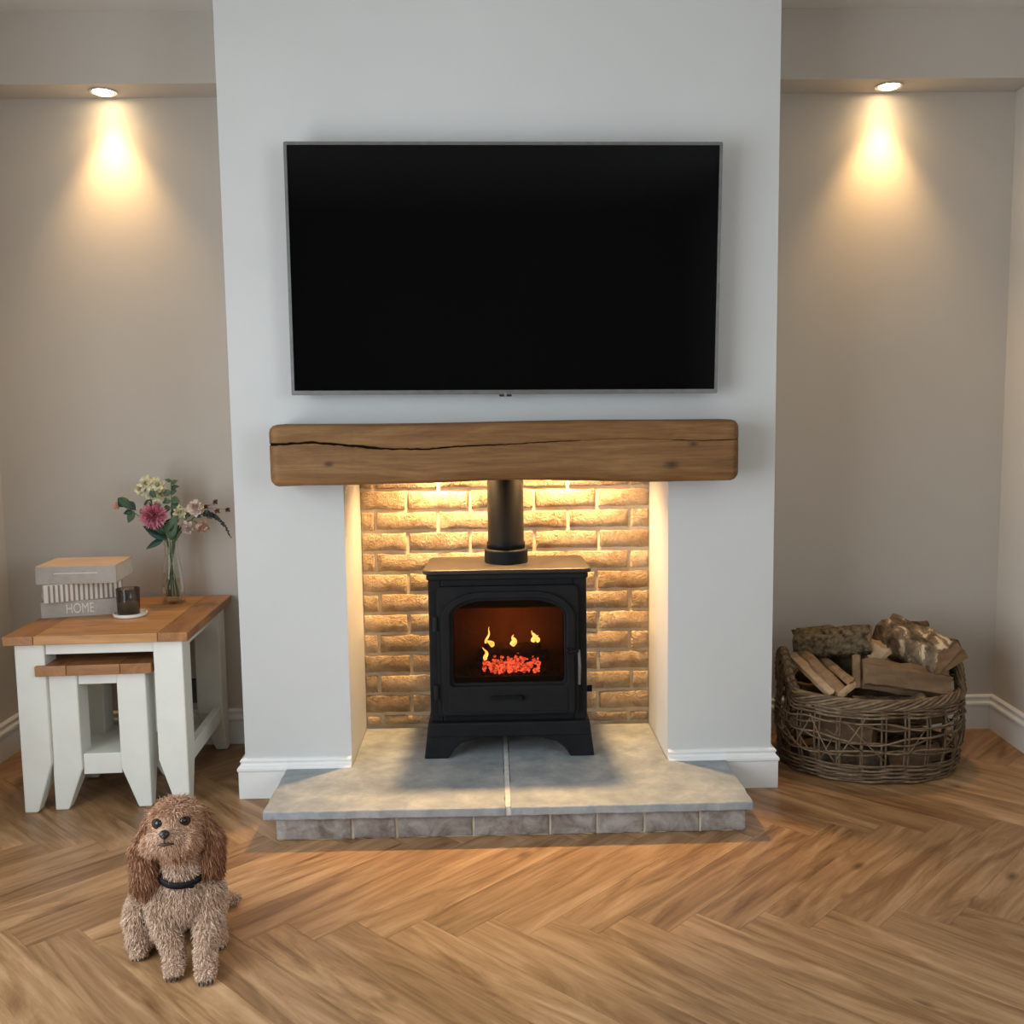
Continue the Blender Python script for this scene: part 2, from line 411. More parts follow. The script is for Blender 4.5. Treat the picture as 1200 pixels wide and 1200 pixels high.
# herringbone planks (children of the floor), clipped to the room outline
flo = bpy.data.objects['floor']
PW, PL = .11, .66; S2 = math.sqrt(.5)
def clip(poly, a, b, c):      # keep a*x+b*y<=c
    out = []
    for i, p in enumerate(poly):
        q = poly[(i+1) % len(poly)]; dp, dq = a*p[0]+b*p[1]-c, a*q[0]+b*q[1]-c
        if dp <= 0: out.append(p)
        if dp*dq < 0:
            t = dp/(dp-dq); out.append((p[0]+(q[0]-p[0])*t, p[1]+(q[1]-p[1])*t))
    return out
def plank(u0, u1, v0, v1, along_u):
    def uv(u, v): return (.374+(u+v)*S2, 2.045+(v-u)*S2)
    poly = [uv(u0, v0), uv(u1, v0), uv(u1, v1), uv(u0, v1)]
    for a, b, c in ((-1, 0, -XL), (0, -1, -YR), (0, 1, W), (1, -.05, XR-.05*W)):
        poly = clip(poly, a, b, c)
        if len(poly) < 3: return
    if all(-.59 < x < .67 and y > 2.56 for x, y in poly) or all(-.74 < x < .82 and y > 2.88 for x, y in poly): return   # under the hearth and chimney breast
    cx, cy = uv((u0+u1)/2, (v0+v1)/2); an = -PI/4 if along_u else PI/4
    ca, sa = math.cos(-an), math.sin(-an)
    loc = [((x-cx)*ca-(y-cy)*sa, (x-cx)*sa+(y-cy)*ca) for x, y in poly]
    area2 = sum(p[0]*q[1]-q[0]*p[1] for p, q in zip(loc, loc[1:]+loc[:1]))
    if abs(area2) < .0004: return
    if area2 < 0: loc.reverse()
    n = len(loc); mx, my = sum(p[0] for p in loc)/n, sum(p[1] for p in loc)/n
    def ins(d):
        r = []
        for x, y in loc:
            r.append((x-math.copysign(min(d, abs(x-mx)*.5), x-mx), y-math.copysign(min(d, abs(y-my)*.5), y-my)))
        return r
    a0, a1 = ins(.0002), ins(.0007)
    vs = [(x, y, -.012) for x, y in a0]+[(x, y, -.0004) for x, y in a0]+[(x, y, 0) for x, y in a1]
    fs = [tuple(range(2*n, 3*n))]+[(k*n+i, k*n+(i+1) % n, (k+1)*n+(i+1) % n, (k+1)*n+i) for k in (0, 1) for i in range(n)]
    o = MB().add(vs, fs).build('plank', 'oak_floor', flo, loc=(cx, cy, 0)); o.rotation_euler.z = an
for t in range(-8, 6):
    tu, tv = t*PL, -t*PL
    for i in range(-45, 45):
        plank(i*PW+tu, i*PW+tu+PL, i*PW+tv, (i+1)*PW+tv, True)
        plank((i-1)*PW+tu, i*PW+tu, i*PW+tv, i*PW+tv+PL, False)

# skirting boards
PROF = [(0, 0), (.018, 0), (.018, .080), (.0185, .083), (.021, .086), (.021, .093), (.018, .097), (.013, .100), (.011, .106), (.011, .109), (.0135, .111), (.0135, .115), (.010, .119), (.006, .121), (0, .121)]
def sweep(name, path, label, prof=PROF):
    # path runs so that the room lies on its left-hand side
    n = len(path); mb = MB(); k = len(prof); vs = []
    nor = [Vector((-(q[1]-p[1]), q[0]-p[0])).normalized() for p, q in zip(path, path[1:])]
    for i, p in enumerate(path):
        if i == 0: m_ = nor[0]
        elif i == n-1: m_ = nor[-1]
        else:
            m_ = (nor[i-1]+nor[i]); m_ = m_/max(.2, m_.dot(nor[i]))
        vs += [(p[0]+m_.x*o, p[1]+m_.y*o, z) for o, z in prof]
    fs = [(i*k+j, (i+1)*k+j, (i+1)*k+(j+1) % k, i*k+(j+1) % k) for i in range(n-1) for j in range(k)]
    fs += [tuple(range(k)), tuple(range((n-1)*k, n*k))[::-1]]
    return struct(mb.add(vs, fs).build(name, 'white_gloss'), label)
HX0, HX1, HY0, HZ = -.625, .69, 2.530, .09
sweep('baseboard_left', [(HX0-.001, B), (BX0, B), (BX0, W), (XL, W), (XL, wy1+.1)], 'white moulded skirting round the table alcove')
sweep('baseboard_right', [(xr(.9), .9), (xr(W), W), (BX1, W), (BX1, B), (HX1+.001, B)], 'white moulded skirting round the basket alcove')
UP = [(0, HZ), (.021, HZ)]+PROF[5:]
sweep('baseboard_hearth_left', [(OX0, B), (HX0-.001, B)], 'white moulded skirting above the hearth', UP)
sweep('baseboard_hearth_right', [(HX1+.001, B), (OX1, B)], 'white moulded skirting above the hearth', UP)

# ------------------------------------------------------------------ hearth
he = thing('hearth', 'raised slate fireplace hearth with brick front under the wood stove', 'hearth', (.03, 2.87, 0))
def rel(o, t): o.location = Vector(o.location)-Vector(t.location); return o
JX = .030
rel(MB().box(-.593, .673, 2.556, B-.02, 0, .066).box(-.572, .652, B-.02, B, 0, .066).box(OX0+.001, OX1-.001, B, 3.2, 0, .066).build('core', 'mortar', he), he)
def rough_slab(poly, seed):
    r = random.Random(seed); out = []
    for p, q in zip(poly, poly[1:]+poly[:1]):
        L = math.hypot(q[0]-p[0], q[1]-p[1]); k = max(1, int(L/.03)); amp = .0022 if min(p[1], q[1]) < 2.6 else 0
        for i in range(k): out.append((p[0]+(q[0]-p[0])*i/k+(r.uniform(-amp, amp) if 0 < i else 0), p[1]+(q[1]-p[1])*i/k+(r.uniform(-amp, amp) if 0 < i else 0)))
    return out
eps = .0015
for poly, sd_ in (([(HX0, HY0), (JX-.007, HY0-.004), (JX-.007, 3.208), (OX0+eps, 3.208), (OX0+eps, B-eps), (HX0, B-eps)], 1),
             ([(JX+.007, HY0-.004), (HX1, HY0), (HX1, B-eps), (OX1-eps, B-eps), (OX1-eps, 3.208), (JX+.007, 3.208)], 2)):
    rel(MB().prism(rough_slab(poly, sd_), .0665, HZ).build('slab', 'slate', he, bevel=.003), he)
rel(MB().box(JX-.0068, JX+.0068, HY0, 3.2, .067, HZ+.0012).build('mortar_joint', 'lime_joint', he), he)
jx = [-.598, -.391, -.272, -.065, .143, .271, .399, .551, .678]
for i, (a, b) in enumerate(zip(jx, jx[1:])):
    o = brick_mesh(b-a-.006, .064, .022, 300+i, .0012).build('brick', 'hearth_brick', he, True, loc=((a+b)/2, 2.551, .0335)); rel(o, he)
for sx, xx in ((1, -.598), (-1, .678)):
    for k, (y0, y1) in enumerate(((2.576, 2.70), (2.706, 2.85))):
        o = brick_mesh(y1-y0, .064, .022, 320+k).build('brick', 'hearth_brick', he, True, loc=(xx, (y0+y1)/2, .0335)); o.rotation_euler.z = -PI/2*sx; rel(o, he)

# ------------------------------------------------------------------ oak mantel beam
mb = MB(); X0, X1, Z0, Z1, YF = -.614, .690, .945, 1.114, 2.72
crk = [(-.614, 1.060), (-.495, 1.065), (-.378, 1.054), (-.285, 1.044), (-.179, 1.042), (-.085, 1.049), (.034, 1.052), (.175, 1.058), (.27, 1.060), (.365, 1.064), (.48, 1.060), (.579, 1.055), (.69, 1.057)]
def crz(x):
    for (a, za), (b, zb) in zip(crk, crk[1:]):
        if x <= b: return za+(zb-za)*(x-a)/(b-a)
    return crk[-1][1]
def crw(x):   # half width of the drying crack along the beam
    k = .0034 if x < -.3 else .0024
    if x < -.2: return k
    if x < .36: return .0018*(1-(x+.2)/.62)+.0004
    if x < .5: return .0003
    return .0010
nx = 130; rr = random.Random(5); sec = []
for i in range(nx+1):
    x = X0+(X1-X0)*i/nx; e = max(0, 1-min(x-X0, X1-x)/.02); e = e*e*.012
    w1 = .0025*math.sin(x*9)+.0015*math.sin(x*23+1)+rr.uniform(-.0005, .0005)
    zt = Z1+.0015*math.sin(x*7)-e; zb = Z0+.003*math.sin(x*5+2)*1.0+(.004 if -.2 < x < .3 else 0)*math.cos((x-.05)*6)+e+w1*.4
    zc = crz(x)+rr.uniform(-.0008, .0008); hw = crw(x)*rr.uniform(.7, 1.2); d = .014 if hw > .001 else .004
    yf = YF+w1+e*1.2
    S = [(B, zb), (yf+.02, zb), (yf+.007, zb+.003), (yf+.001, zb+.012)]
    for t in (.3, .6, .85): S.append((yf-.001*math.sin(t*PI), zb+.012+(zc-hw-.004-zb-.012)*t))
    S += [(yf, zc-hw-.003), (yf+.001, zc-hw), (yf+d, zc), (yf+.001, zc+hw), (yf, zc+hw+.003)]
    for t in (.4, .8): S.append((yf, zc+hw+.003+(zt-.012-zc-hw)*t))
    S += [(yf+.002, zt-.008), (yf+.010, zt-.001), (yf+.03, zt), (B, zt)]
    sec.append([(x, y, z) for y, z in S])
k = len(sec[0]); vs = [p for s_ in sec for p in s_]
fs = [(i*k+j, (i+1)*k+j, (i+1)*k+(j+1) % k, i*k+(j+1) % k) for i in range(nx) for j in range(k)]+[tuple(range(k)), tuple(range(nx*k, nx*k+k))[::-1]]
ma = mb.add(vs, fs).build('mantel_beam', 'oak_beam', None, True)
me = ma.data; me.materials.append(MATS['crack_dark'])
for p in me.polygons:
    js = sorted(set(v % k for v in p.vertices))
    if len(p.vertices) == 4 and js in ([8, 9], [9, 10]):
        if crw(p.center.x) > .0009: p.material_index = 1
    if len(p.vertices) > 6: p.use_smooth = False
tag(ma, 'rustic oak beam mantel shelf with a long drying crack', 'mantel')

# ------------------------------------------------------------------ television
tv = thing('television', 'large wall-mounted flat television with black screen and thin silver frame', 'television', (.045, 2.80, 1.535))
tw, th = 1.206, .688
tv.rotation_euler = (math.radians(1.6), math.radians(.5), 0)
fr = .0085
MB().ring(rounded(-tw/2, tw/2, -th/2, th/2, .004, .004, 2), rounded(-tw/2+fr, tw/2-fr, -th/2+fr*1.5, th/2-fr, .001, .001, 2), -.010, .012, 'y').build('frame', 'silver_trim', tv)
MB().box(-tw/2+fr, tw/2-fr, -.006, .004, -th/2+fr*1.5, th/2-fr).build('screen', 'tv_screen', tv)
MB().box(-tw/2+.006, tw/2-.006, .0125, .026, -th/2+.006, th/2-.006).box(-.38, .38, .026, .045, -.26, .1).build('back_shell', 'black_plastic', tv, bevel=.004)
lg = MB().prism(rounded(-.018, .018, -th/2-.006, -th/2+.001, .003, .003, 3), -.0095, .004, 'y').build('logo_tab', 'black_plastic', tv)
MB().prism(rounded(-.004, .004, -th/2-.0075, -th/2+.004, .0015, .0015, 3), -.0115, -.0096, 'y').build('logo', 'chrome', lg)
MB().box(-.12, .12, .046, .062, -.15, .05).build('wall_bracket', 'cast_iron', tv)

# ------------------------------------------------------------------ wood burning stove
SX, SY = .041, 2.915
st = thing('wood_stove', 'black cast iron wood burning stove with arched glass door on hearth', 'stove', (SX, SY, HZ))
def S(mb, name, mat, parent=st, **kw):
    o = mb.build(name, mat, parent, **kw); 
    if parent is st: o.location = (-SX, -SY, -HZ)
    return o
S(MB().box(-.198, -.160, 2.925, 3.16, .20, .645).box(.242, .281, 2.925, 3.16, .20, .645).box(-.16, .242, 3.12, 3.16, .20, .645).box(-.16, .242, 2.925, 3.12, .20, .295).box(-.16, .242, 2.925, 3.12, .61, .645), 'body', 'cast_iron', bevel=.004)
# top plate with drip lip
pl = MB()
L0 = [(-.213, 2.93), (-.195, 2.905), (.277, 2.905), (.295, 2.93), (.287, 3.17), (-.205, 3.17)]
def rpoly(poly, r, n=5):
    out = []; k = len(poly)
    for i in range(k):
        a, b, c = Vector(poly[i-1]), Vector(poly[i]), Vector(poly[(i+1) % k])
        u, v = (a-b).normalized(), (c-b).normalized(); p, q = b+u*r, b+v*r
        for j in range(n+1):
            t = j/n; out.append(tuple(p*(1-t)**2+b*2*t*(1-t)+q*t*t))
    return out
PP = rpoly([(-.214, 2.903), (.296, 2.903), (.288, 3.175), (-.206, 3.175)], .024)
S(MB().prism(PP, .658, .672), 'top_plate', 'plate_iron', bevel=.005)
S(MB().prism(rpoly([(-.203, 2.913), (.286, 2.913), (.281, 3.165), (-.198, 3.165)], .015), .640, .6575), 'top_moulding', 'cast_iron', bevel=.004)
S(MB().lathe([(.0, .672), (.068, .672), (.068, .712), (.064, .716), (.0, .716)], 40, (SX, 3.055, 0)), 'flue_collar', 'cast_iron', smooth=False, bevel=.002)
S(MB().lathe([(.0, .7165), (.0605, .7165), (.0605, .735), (.0565, .74), (.0565, RC-.002), (0, RC-.002)], 40, (SX, 3.055, 0)), 'flue_pipe', 'flue_enamel', smooth=True)
# base and legs
S(MB().box(-.206, .288, 2.9035, 3.167, .1555, .2015), 'base_skirt', 'cast_iron', bevel=.005)
for sy, y0, y1 in ((0, 2.905, 2.945), (1, 3.125, 3.165)):
    for sg in (0, 1):
        pts = [(-.209, .17), (-.214, .13), (-.219, .0905), (-.146, .0905), (-.128, .118), (-.104, .138), (-.06, .150), (-.02, .1545), (-.02, .197), (-.206, .197)]
        if sg: pts = [(2*SX-x, z) for x, z in pts]
        S(MB().prism(pts, y0, y1, 'y'), 'leg', 'cast_iron', bevel=.004)
# door: plate with arched opening, raised arch moulding, glass, hinges, slider, handle
dr = S(MB().ring(rounded(-.172, .254, .222, .622, .02, .012, 10), rounded(-.126, .211, .325, .577, .10, .012, 10, .052), 2.904, 2.924, 'y'), 'door', 'cast_iron', bevel=.003)
def D(mb, name, mat, **kw): return mb.build(name, mat, dr, **kw)
D(MB().ring(rounded(-.160, .242, .228, .607, .125, .012, 10, .085), rounded(-.134, .218, .318, .586, .105, .012, 10, .058), 2.892, 2.906, 'y'), 'arch_moulding', 'cast_iron', bevel=.005)
D(MB().box(-.125, .210, 2.912, 2.916, .326, .576), 'glass', 'stove_glass')
D(MB().ring(rounded(-.13, .214, .321, .582, .10, .012, 10, .052), rounded(-.122, .207, .331, .553, .012, .012, 10), 2.917, 2.919, 'y'), 'glass_seal', 'flue_enamel')
D(MB().prism(rounded(-.140, .222, .238, .312, .006, .006, 3), 2.890, 2.899, 'y'), 'lower_panel', 'cast_iron', bevel=.003)
D(MB().prism(rounded(-.014, .082, .278, .290, .005, .005, 4), 2.884, 2.891, 'y').lathe([(0, 0), (.007, 0), (.007, .012), (0, .012)], 12, (.078, 2.882, .278)), 'air_slider', 'flue_enamel')
for zz in (.51, .30): D(MB().tube([(-.177, 2.905, zz-.022), (-.177, 2.905, zz+.022)], .009, 10), 'hinge', 'cast_iron')
hd = D(MB().tube([(.224, 2.892, .424), (.224, 2.872, .424)], .009, 10), 'handle_boss', 'flue_enamel')
D(MB().tube([(.252, 2.872, .43), (.254, 2.868, .38), (.253, 2.872, .325)], [.004, .005, .004], 10), 'handle', 'silver_trim')
D(MB().tube([(.224, 2.874, .424), (.252, 2.872, .428)], .006, 8), 'handle_arm', 'flue_enamel')
S(MB().tube([(.281, 2.97, .283), (.300, 2.97, .283)], [.010, .011], 12), 'air_knob', 'flue_enamel')
fb = MB().box(-.155, .237, 3.10, 3.119, .296, .609).box(-.159, -.14, 2.93, 3.10, .296, .609).box(.222, .241, 2.93, 3.10, .296, .609).box(-.14, .222, 2.93, 3.10, .2955, .315)
S(fb, 'firebox_lining', 'firebrick', bevel=.002)
S(MB().box(-.13, .212, 2.932, 2.944, .315, .338), 'log_guard', 'cast_iron', bevel=.003)

# fire inside the stove
def lumps(name, n, mat, spot, r0, r1, seed):
    r = random.Random(seed); mb = MB()
    for i in range(n):
        c = spot(r); s_ = r.uniform(r0, r1)
        b = len(mb.v); mb.ell(c, (s_*r.uniform(.8, 1.4), s_*r.uniform(.8, 1.3), s_*r.uniform(.7, 1.1)), Euler((r.uniform(0, 3), r.uniform(0, 3), 0)).to_matrix(), 7, 4)
        for q in range(b, len(mb.v)): mb.v[q] = tuple(a+r.uniform(-.12, .12)*s_ for a in mb.v[q])
    return mb.build(name, mat)
tag(lumps('ember_bed', 330, 'ember_glow', lambda r: (.052+max(-.085, min(.085, r.gauss(0, .05))), r.uniform(2.975, 3.05), .335+abs(r.gauss(0, .017))), .0022, .0062, 3),
    'glowing red ember bed burning inside the stove', 'embers', kind='stuff')
tag(lumps('ash_bed', 130, 'char', lambda r: (r.uniform(-.12, .20), r.uniform(2.955, 3.085), .322), .005, .014, 4), 'dark ash and charcoal bed under the embers', 'ash', kind='stuff')
def round_log(name, p0, p1, r, mat, label, seed):
    rr = random.Random(seed); p0, p1 = Vector(p0), Vector(p1)
    pts = [p0.lerp(p1, i/7)+Vector((rr.uniform(-.003, .003), 0, rr.uniform(-.003, .003))) for i in range(8)]
    return tag(MB().tube(pts, [r*rr.uniform(.85, 1.12) for _ in pts], 9).build(name, mat, None, True), label, 'firewood', 'charred logs in the fire')
round_log('charred_log', (-.03, 3.03, .398), (.145, 3.045, .402), .017, 'char', 'charred log burning across the embers, under the flames', 1)
round_log('charred_log', (-.055, 3.06, .372), (.17, 3.065, .366), .020, 'char', 'charred log lying low behind the embers', 2)
def flame(x, y, z, h, w, lean, label):
    pts = []; rad = []
    for i in range(9):
        t = i/8; pts.append((x+lean*t*t+.004*math.sin(t*7+x*90), y, z+h*t)); rad.append(w*(math.sin(PI*min(1, t*.75+.22))**1.0)*(1-t)**.6+.0006)
    return tag(MB().tube(pts, rad, 8).build('flame', 'flame_glow', None, True), label, 'flame', 'flames in the stove')
flame(-.010, 3.02, .412, .018, .010, -.012, 'low yellow flame over the log end, beside the thin red wisp')
flame(-.024, 3.02, .420, .052, .0035, .012, 'thin curling wisp of flame')
flame(.058, 3.02, .412, .034, .011, .004, 'pointed yellow flame over the middle of the log')
flame(.124, 3.03, .420, .036, .009, -.003, 'tall pale yellow flame near the handle side')
flame(.134, 3.03, .420, .020, .007, .004, 'short yellow flame beside the tall one')
flame(-.026, 3.0, .372, .040, .007, -.008, 'curved yellow flame below the charred log')
fl = bpy.data.lights.new('fire_light', 'POINT'); fl.energy = .5; fl.color = (1, .42, .14); fl.shadow_soft_size = .03
fo = bpy.data.objects.new('fire_light', fl); COL.objects.link(fo); fo.location = (.05, 2.985, .46)

# ------------------------------------------------------------------ downlights
def downlight(x, y, z, label, power, size, blend, group, rad=.03, ring=.045):
    d = thing('downlight', label, 'light', (x, y, z), 0, group)
    MB().lathe([(ring*.72, -.0005), (ring*.98, -.0005), (ring, -.003), (ring*.95, -.006), (ring*.74, -.004), (ring*.72, -.0005)], 36).build('trim_ring', 'chrome' if ring > .04 else 'white_gloss', d, True)
    MB().lathe([(0, -.010), (ring*.3, -.0095), (ring*.55, -.008), (ring*.66, -.0055), (ring*.70, -.0006), (0, -.0006)], 32).build('lens', 'lamp_lens', d, True)
    l = bpy.data.lights.new('downlight_lamp', 'SPOT'); l.energy = power; l.color = WARM; l.spot_size = math.radians(size); l.spot_blend = blend; l.shadow_soft_size = rad
    o = bpy.data.objects.new('downlight_lamp', l); COL.objects.link(o); o.parent = d; o.location = (0, 0, -.030)
    if ring > .04:
        l = bpy.data.lights.new('downlight_beam', 'SPOT'); l.energy = DOWN_BEAM_W; l.color = WARM; l.spot_size = math.radians(80); l.spot_blend = 1; l.shadow_soft_size = rad
        o = bpy.data.objects.new('downlight_beam', l); COL.objects.link(o); o.parent = d; o.location = (0, 0, -.032)
downlight(-1.224, 3.290, SOF, 'lit recessed downlight above the nest of tables', DOWN_W, 150, 1, 'recessed alcove downlights')
downlight(1.310, 3.288, SOF, 'lit recessed downlight above the log basket', DOWN_W, 150, 1, 'recessed alcove downlights')
downlight(-.150, 3.115, RC, 'small warm lamp in the fireplace recess, table side of the flue', RECESS_W, 112, 1, 'lamps under the mantel', .028, .03)
downlight(.235, 3.115, RC, 'small warm lamp in the fireplace recess, basket side of the flue', RECESS_W, 112, 1, 'lamps under the mantel', .028, .03)

# ------------------------------------------------------------------ nest of tables
TZ = .527
def nest_table(name, label, loc, rz, w, d, h, top_t, leg, foot, over, shelf, rail_z, cleat, tops):
    t = thing(name, label, 'table', loc, rz, None)
    # top: two cleats running front to back and boards between them (origin at front-left top corner on the floor)
    def board(x0, x1, y0, y1, mat, spin=0):
        cx, cy = (x0+x1)/2, (y0+y1)/2; a, b = (x1-x0)/2-.0004, (y1-y0)/2-.0004
        if spin: a, b = b, a
        o = MB().box(-a, a, -b, b, -top_t/2, top_t/2).build('board', mat, t, bevel=.0018, loc=(cx, cy, h-top_t/2)); o.rotation_euler.z = PI/2*spin
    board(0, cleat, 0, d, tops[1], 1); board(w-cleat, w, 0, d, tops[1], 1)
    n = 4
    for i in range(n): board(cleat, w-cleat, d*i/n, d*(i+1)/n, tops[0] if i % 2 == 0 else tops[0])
    zt = h-top_t-.0005
    for sx in (0, 1):
        for sy in (0, 1):
            x0 = over if sx == 0 else w-over-leg; y0 = over if sy == 0 else d-over-leg
            inx = (lambda x: x) if sx == 0 else (lambda x: leg-x)
            iny = (lambda y: y) if sy == 0 else (lambda y: leg-y)
            mb = MB(); vs = []
            for z, a in ((zt, leg), (.135*h/.527+.01, leg), (.004, foot), (0, foot-.004)):
                for ux, uy in ((0, 0), (a, 0), (a, a), (0, a)):
                    vs.append((x0+inx(ux), y0+iny(uy), z))
            fs = [(0, 1, 2, 3), (12, 13, 14, 15)]+[(4*i+j, 4*i+(j+1) % 4, 4*i+4+(j+1) % 4, 4*i+4+j) for i in range(3) for j in range(4)]
            mb.add(vs, fs).build('leg', 'cream_paint', t, bevel=.004)
    a0, a1 = over+leg, w-over-leg; b0, b1 = over+leg, d-over-leg; ah = .034
    MB().box(a0, a1, over+.008, over+.028, zt-ah, zt).build('apron', 'cream_paint', t, bevel=.0015)
    MB().box(a0, a1, d-over-.028, d-over-.008, zt-ah, zt).build('apron', 'cream_paint', t, bevel=.0015)
    for x in (over+.008, w-over-.028):
        MB().box(x, x+.02, b0, b1, zt-ah, zt).build('apron', 'cream_paint', t, bevel=.0015)
        MB().box(x, x+.024, b0, b1, rail_z, rail_z+.05).build('side_rail', 'cream_paint', t, bevel=.002)
    if shelf:
        MB().box(a0, a1, over+.010, over+.032, rail_z-.004, rail_z+.058).build('front_rail', 'cream_paint', t, bevel=.002)
        MB().box(over+.034, w-over-.034, over+.033, d-over-.01, rail_z+.040, rail_z+.056).build('shelf', 'cream_paint', t, bevel=.002)
    return t
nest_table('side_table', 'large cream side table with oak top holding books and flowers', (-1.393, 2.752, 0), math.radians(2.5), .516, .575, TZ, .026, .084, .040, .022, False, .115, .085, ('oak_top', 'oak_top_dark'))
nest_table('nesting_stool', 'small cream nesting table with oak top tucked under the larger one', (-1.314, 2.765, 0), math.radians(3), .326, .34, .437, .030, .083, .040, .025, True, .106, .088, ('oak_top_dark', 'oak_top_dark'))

# wall socket behind the table
so = thing('wall_socket', 'black double wall socket low behind the side table', 'socket', (-1.107, W, .19))
MB().prism(rounded(-.073, .073, -.043, .043, .006, .006, 3), -.009, -.0005, 'y').build('plate', 'black_plastic', so, bevel=.002)
for sx in (-1, 1):
    MB().box(sx*.034-.008, sx*.034+.008, -.012, -.0092, .016, .030).build('switch', 'flue_enamel', so)

# ------------------------------------------------------------------ books, candle, dish
def book(label, loc, rz, w, d, t, cover, spine):
    b = thing('book', label, 'book', loc, rz, None)
    c = .003
    MB().box(0, w, 0, d, 0, c).build('cover', cover, b, bevel=.0008); MB().box(0, w, 0, d, t-c, t).build('cover', cover, b, bevel=.0008)
    MB().box(.003, w-.003, .0045, d-.003, c, t-c).build('page_block', 'page_paper', b)
    MB().box(0, w, -.0005, .004, .0005, t-.0005).build('spine', spine, b, bevel=.0012)
    return b
b1 = book('grey cloth book lettered HOME at the bottom of the stack', (-1.393, 3.000, TZ), math.radians(14), .235, .175, .050, 'grey_cloth', 'grey_cloth')
def text(body, size, parent, loc, mat, name='lettering', sx=1.0, ext=.0006):
    cu = bpy.data.curves.new(name, 'FONT'); cu.body = body; cu.size = size; cu.extrude = ext; cu.align_x = 'CENTER'; cu.align_y = 'CENTER'
    tmp = bpy.data.objects.new('tmp', cu); COL.objects.link(tmp); dg = bpy.context.evaluated_depsgraph_get()
    me = bpy.data.meshes.new_from_object(tmp.evaluated_get(dg)); bpy.data.objects.remove(tmp)
    me.materials.clear(); me.materials.append(MATS[mat]); o = bpy.data.objects.new(name, me); COL.objects.link(o)
    o.parent = parent; o.rotation_euler = (PI/2, 0, 0); o.location = loc; o.scale = (sx, 1, 1); o.name = name
    return o
text('HOME', .044, b1, (.112, -.0008, .025), 'lettering', sx=.66)
# striped book: ivory with raised brown ribs across the spine
b2 = book('ivory and brown vertically striped book in the middle of the stack', (-1.372, 2.980, TZ+.0505), math.radians(27), .228, .165, .055, 'ivory_cover', 'ivory_cover')
for i in range(16):
    x = .012+i*.0140
    MB().box(x, x+.0060, -.0016, -.0004, .001, .054).build('stripe', 'brown_stripe', b2)
b3 = book('taupe book with peach cover on top of the stack', (-1.402, 2.998, TZ+.106), math.radians(4), .240, .185, .056, 'peach_cover', 'grey_cloth')
MB().box(.055, .185, -.0012, -.0004, .032, .0345).build('spine_line', 'lettering', b3)

DX, DY = -1.128, 3.020
di = thing('coaster_dish', 'round white ceramic coaster dish under the candle', 'dish', (DX, DY, TZ))
MB().lathe([(0, .0), (.046, .0), (.050, .003), (.051, .010), (.0485, .011), (.047, .006), (0, .006)], 40).build('plate', 'glazed_ceramic', di, True)
MB().lathe([(.0475, .0085), (.051, .0095), (.0512, .012), (.0478, .012), (.0475, .0085)], 40).build('rim', 'glazed_ceramic', di, True)
ca = thing('candle', 'smoked glass jar candle standing on the white dish', 'candle', (DX-.004, DY, TZ+.0065))
MB().lathe([(0, 0), (.030, 0), (.033, .003), (.0355, .080), (.0345, .081), (.032, .006), (0, .005)], 36).build('glass_jar', 'smoked_glass', ca, True)
MB().lathe([(0, .0065), (.030, .0065), (.0315, .036), (0, .037)], 30).build('wax', 'wax', ca, True)
MB().tube([(0, 0, .037), (.0005, 0, .043), (.002, 0, .049)], .0012, 6).build('wick', 'lettering', ca)

# ------------------------------------------------------------------ vase and flowers
VX, VY = -1.060, 3.225
va = thing('glass_vase', 'clear glass bottle vase of water holding the flowers', 'vase', (VX, VY, TZ))
VP = [(0, .0), (.033, .0), (.0365, .004), (.037, .05), (.034, .09), (.026, .135), (.0215, .165), (.021, .185), (.0225, .198), (.0255, .207)]
MB().lathe(VP, 40).build('glass', 'clear_glass', va, True)
MB().lathe([(0, .0115), (.0335, .0125), (.0342, .05), (.0326, .078), (0, .078)], 32).build('water', 'water', va, True)

def leaf_mb(mb, base, tip, wid, nrm, fold=.25, seg=6, droop=0.0):
    base, tip, nrm = Vector(base), Vector(tip), Vector(nrm).normalized()
    ax = tip-base; L = ax.length; t = ax.normalized(); s_ = t.cross(nrm).normalized(); nn = s_.cross(t)
    vs = []; 
    for i in range(seg+1):
        u = i/seg; w = wid*math.sin(PI*(u**.8))*.5+(.0004 if 0 < i < seg else 0); c = base+t*(L*u)-nn*(droop*L*u*u)
        vs += [c-s_*w+nn*(w*fold), c, c+s_*w+nn*(w*fold)]
    fs = [(3*i+j, 3*i+j+1, 3*i+j+4, 3*i+j+3) for i in range(seg) for j in (0, 1)]
    mb.add(vs, fs)
def leaf(parent, o, base, tip, wid, mat, nrm=(0, -1, .4), name='leaf', droop=.1):
    mb = MB(); leaf_mb(mb, base, tip, wid, nrm, .25, 6, droop)
    l = mb.build(name, mat, parent, True); l.location = -Vector(o)
    sm = l.modifiers.new('thick', 'SOLIDIFY'); sm.thickness = .0008
    return l
NECK = Vector((VX, VY, TZ+.200))
def stem_pts(end, off, mid=None):
    # from the vase floor through the neck up to the flower
    a = Vector((VX-off[0]*1.6, VY-off[1]*1.6, TZ+.02)); n_ = NECK+Vector((off[0], off[1], 0)); e = Vector(end)
    P = [a, a.lerp(n_, .5), n_]
    m_ = Vector(mid) if mid else n_.lerp(e, .5)+Vector((0, 0, .012))
    for i in range(1, 7):
        t = i/6; P.append(n_*(1-t)**2+m_*2*t*(1-t)+e*t*t)
    return P
def flower(name, label, end, off, r=.0016, mid=None, mat='stem_green'):
    t = thing(name, label, 'flower', (VX, VY, TZ+.011), 0, None); o = t.location.copy()
    s_ = MB().tube(stem_pts(end, off, mid), r, 6).build('stem', mat, t, True); s_.location = -o
    return t, o
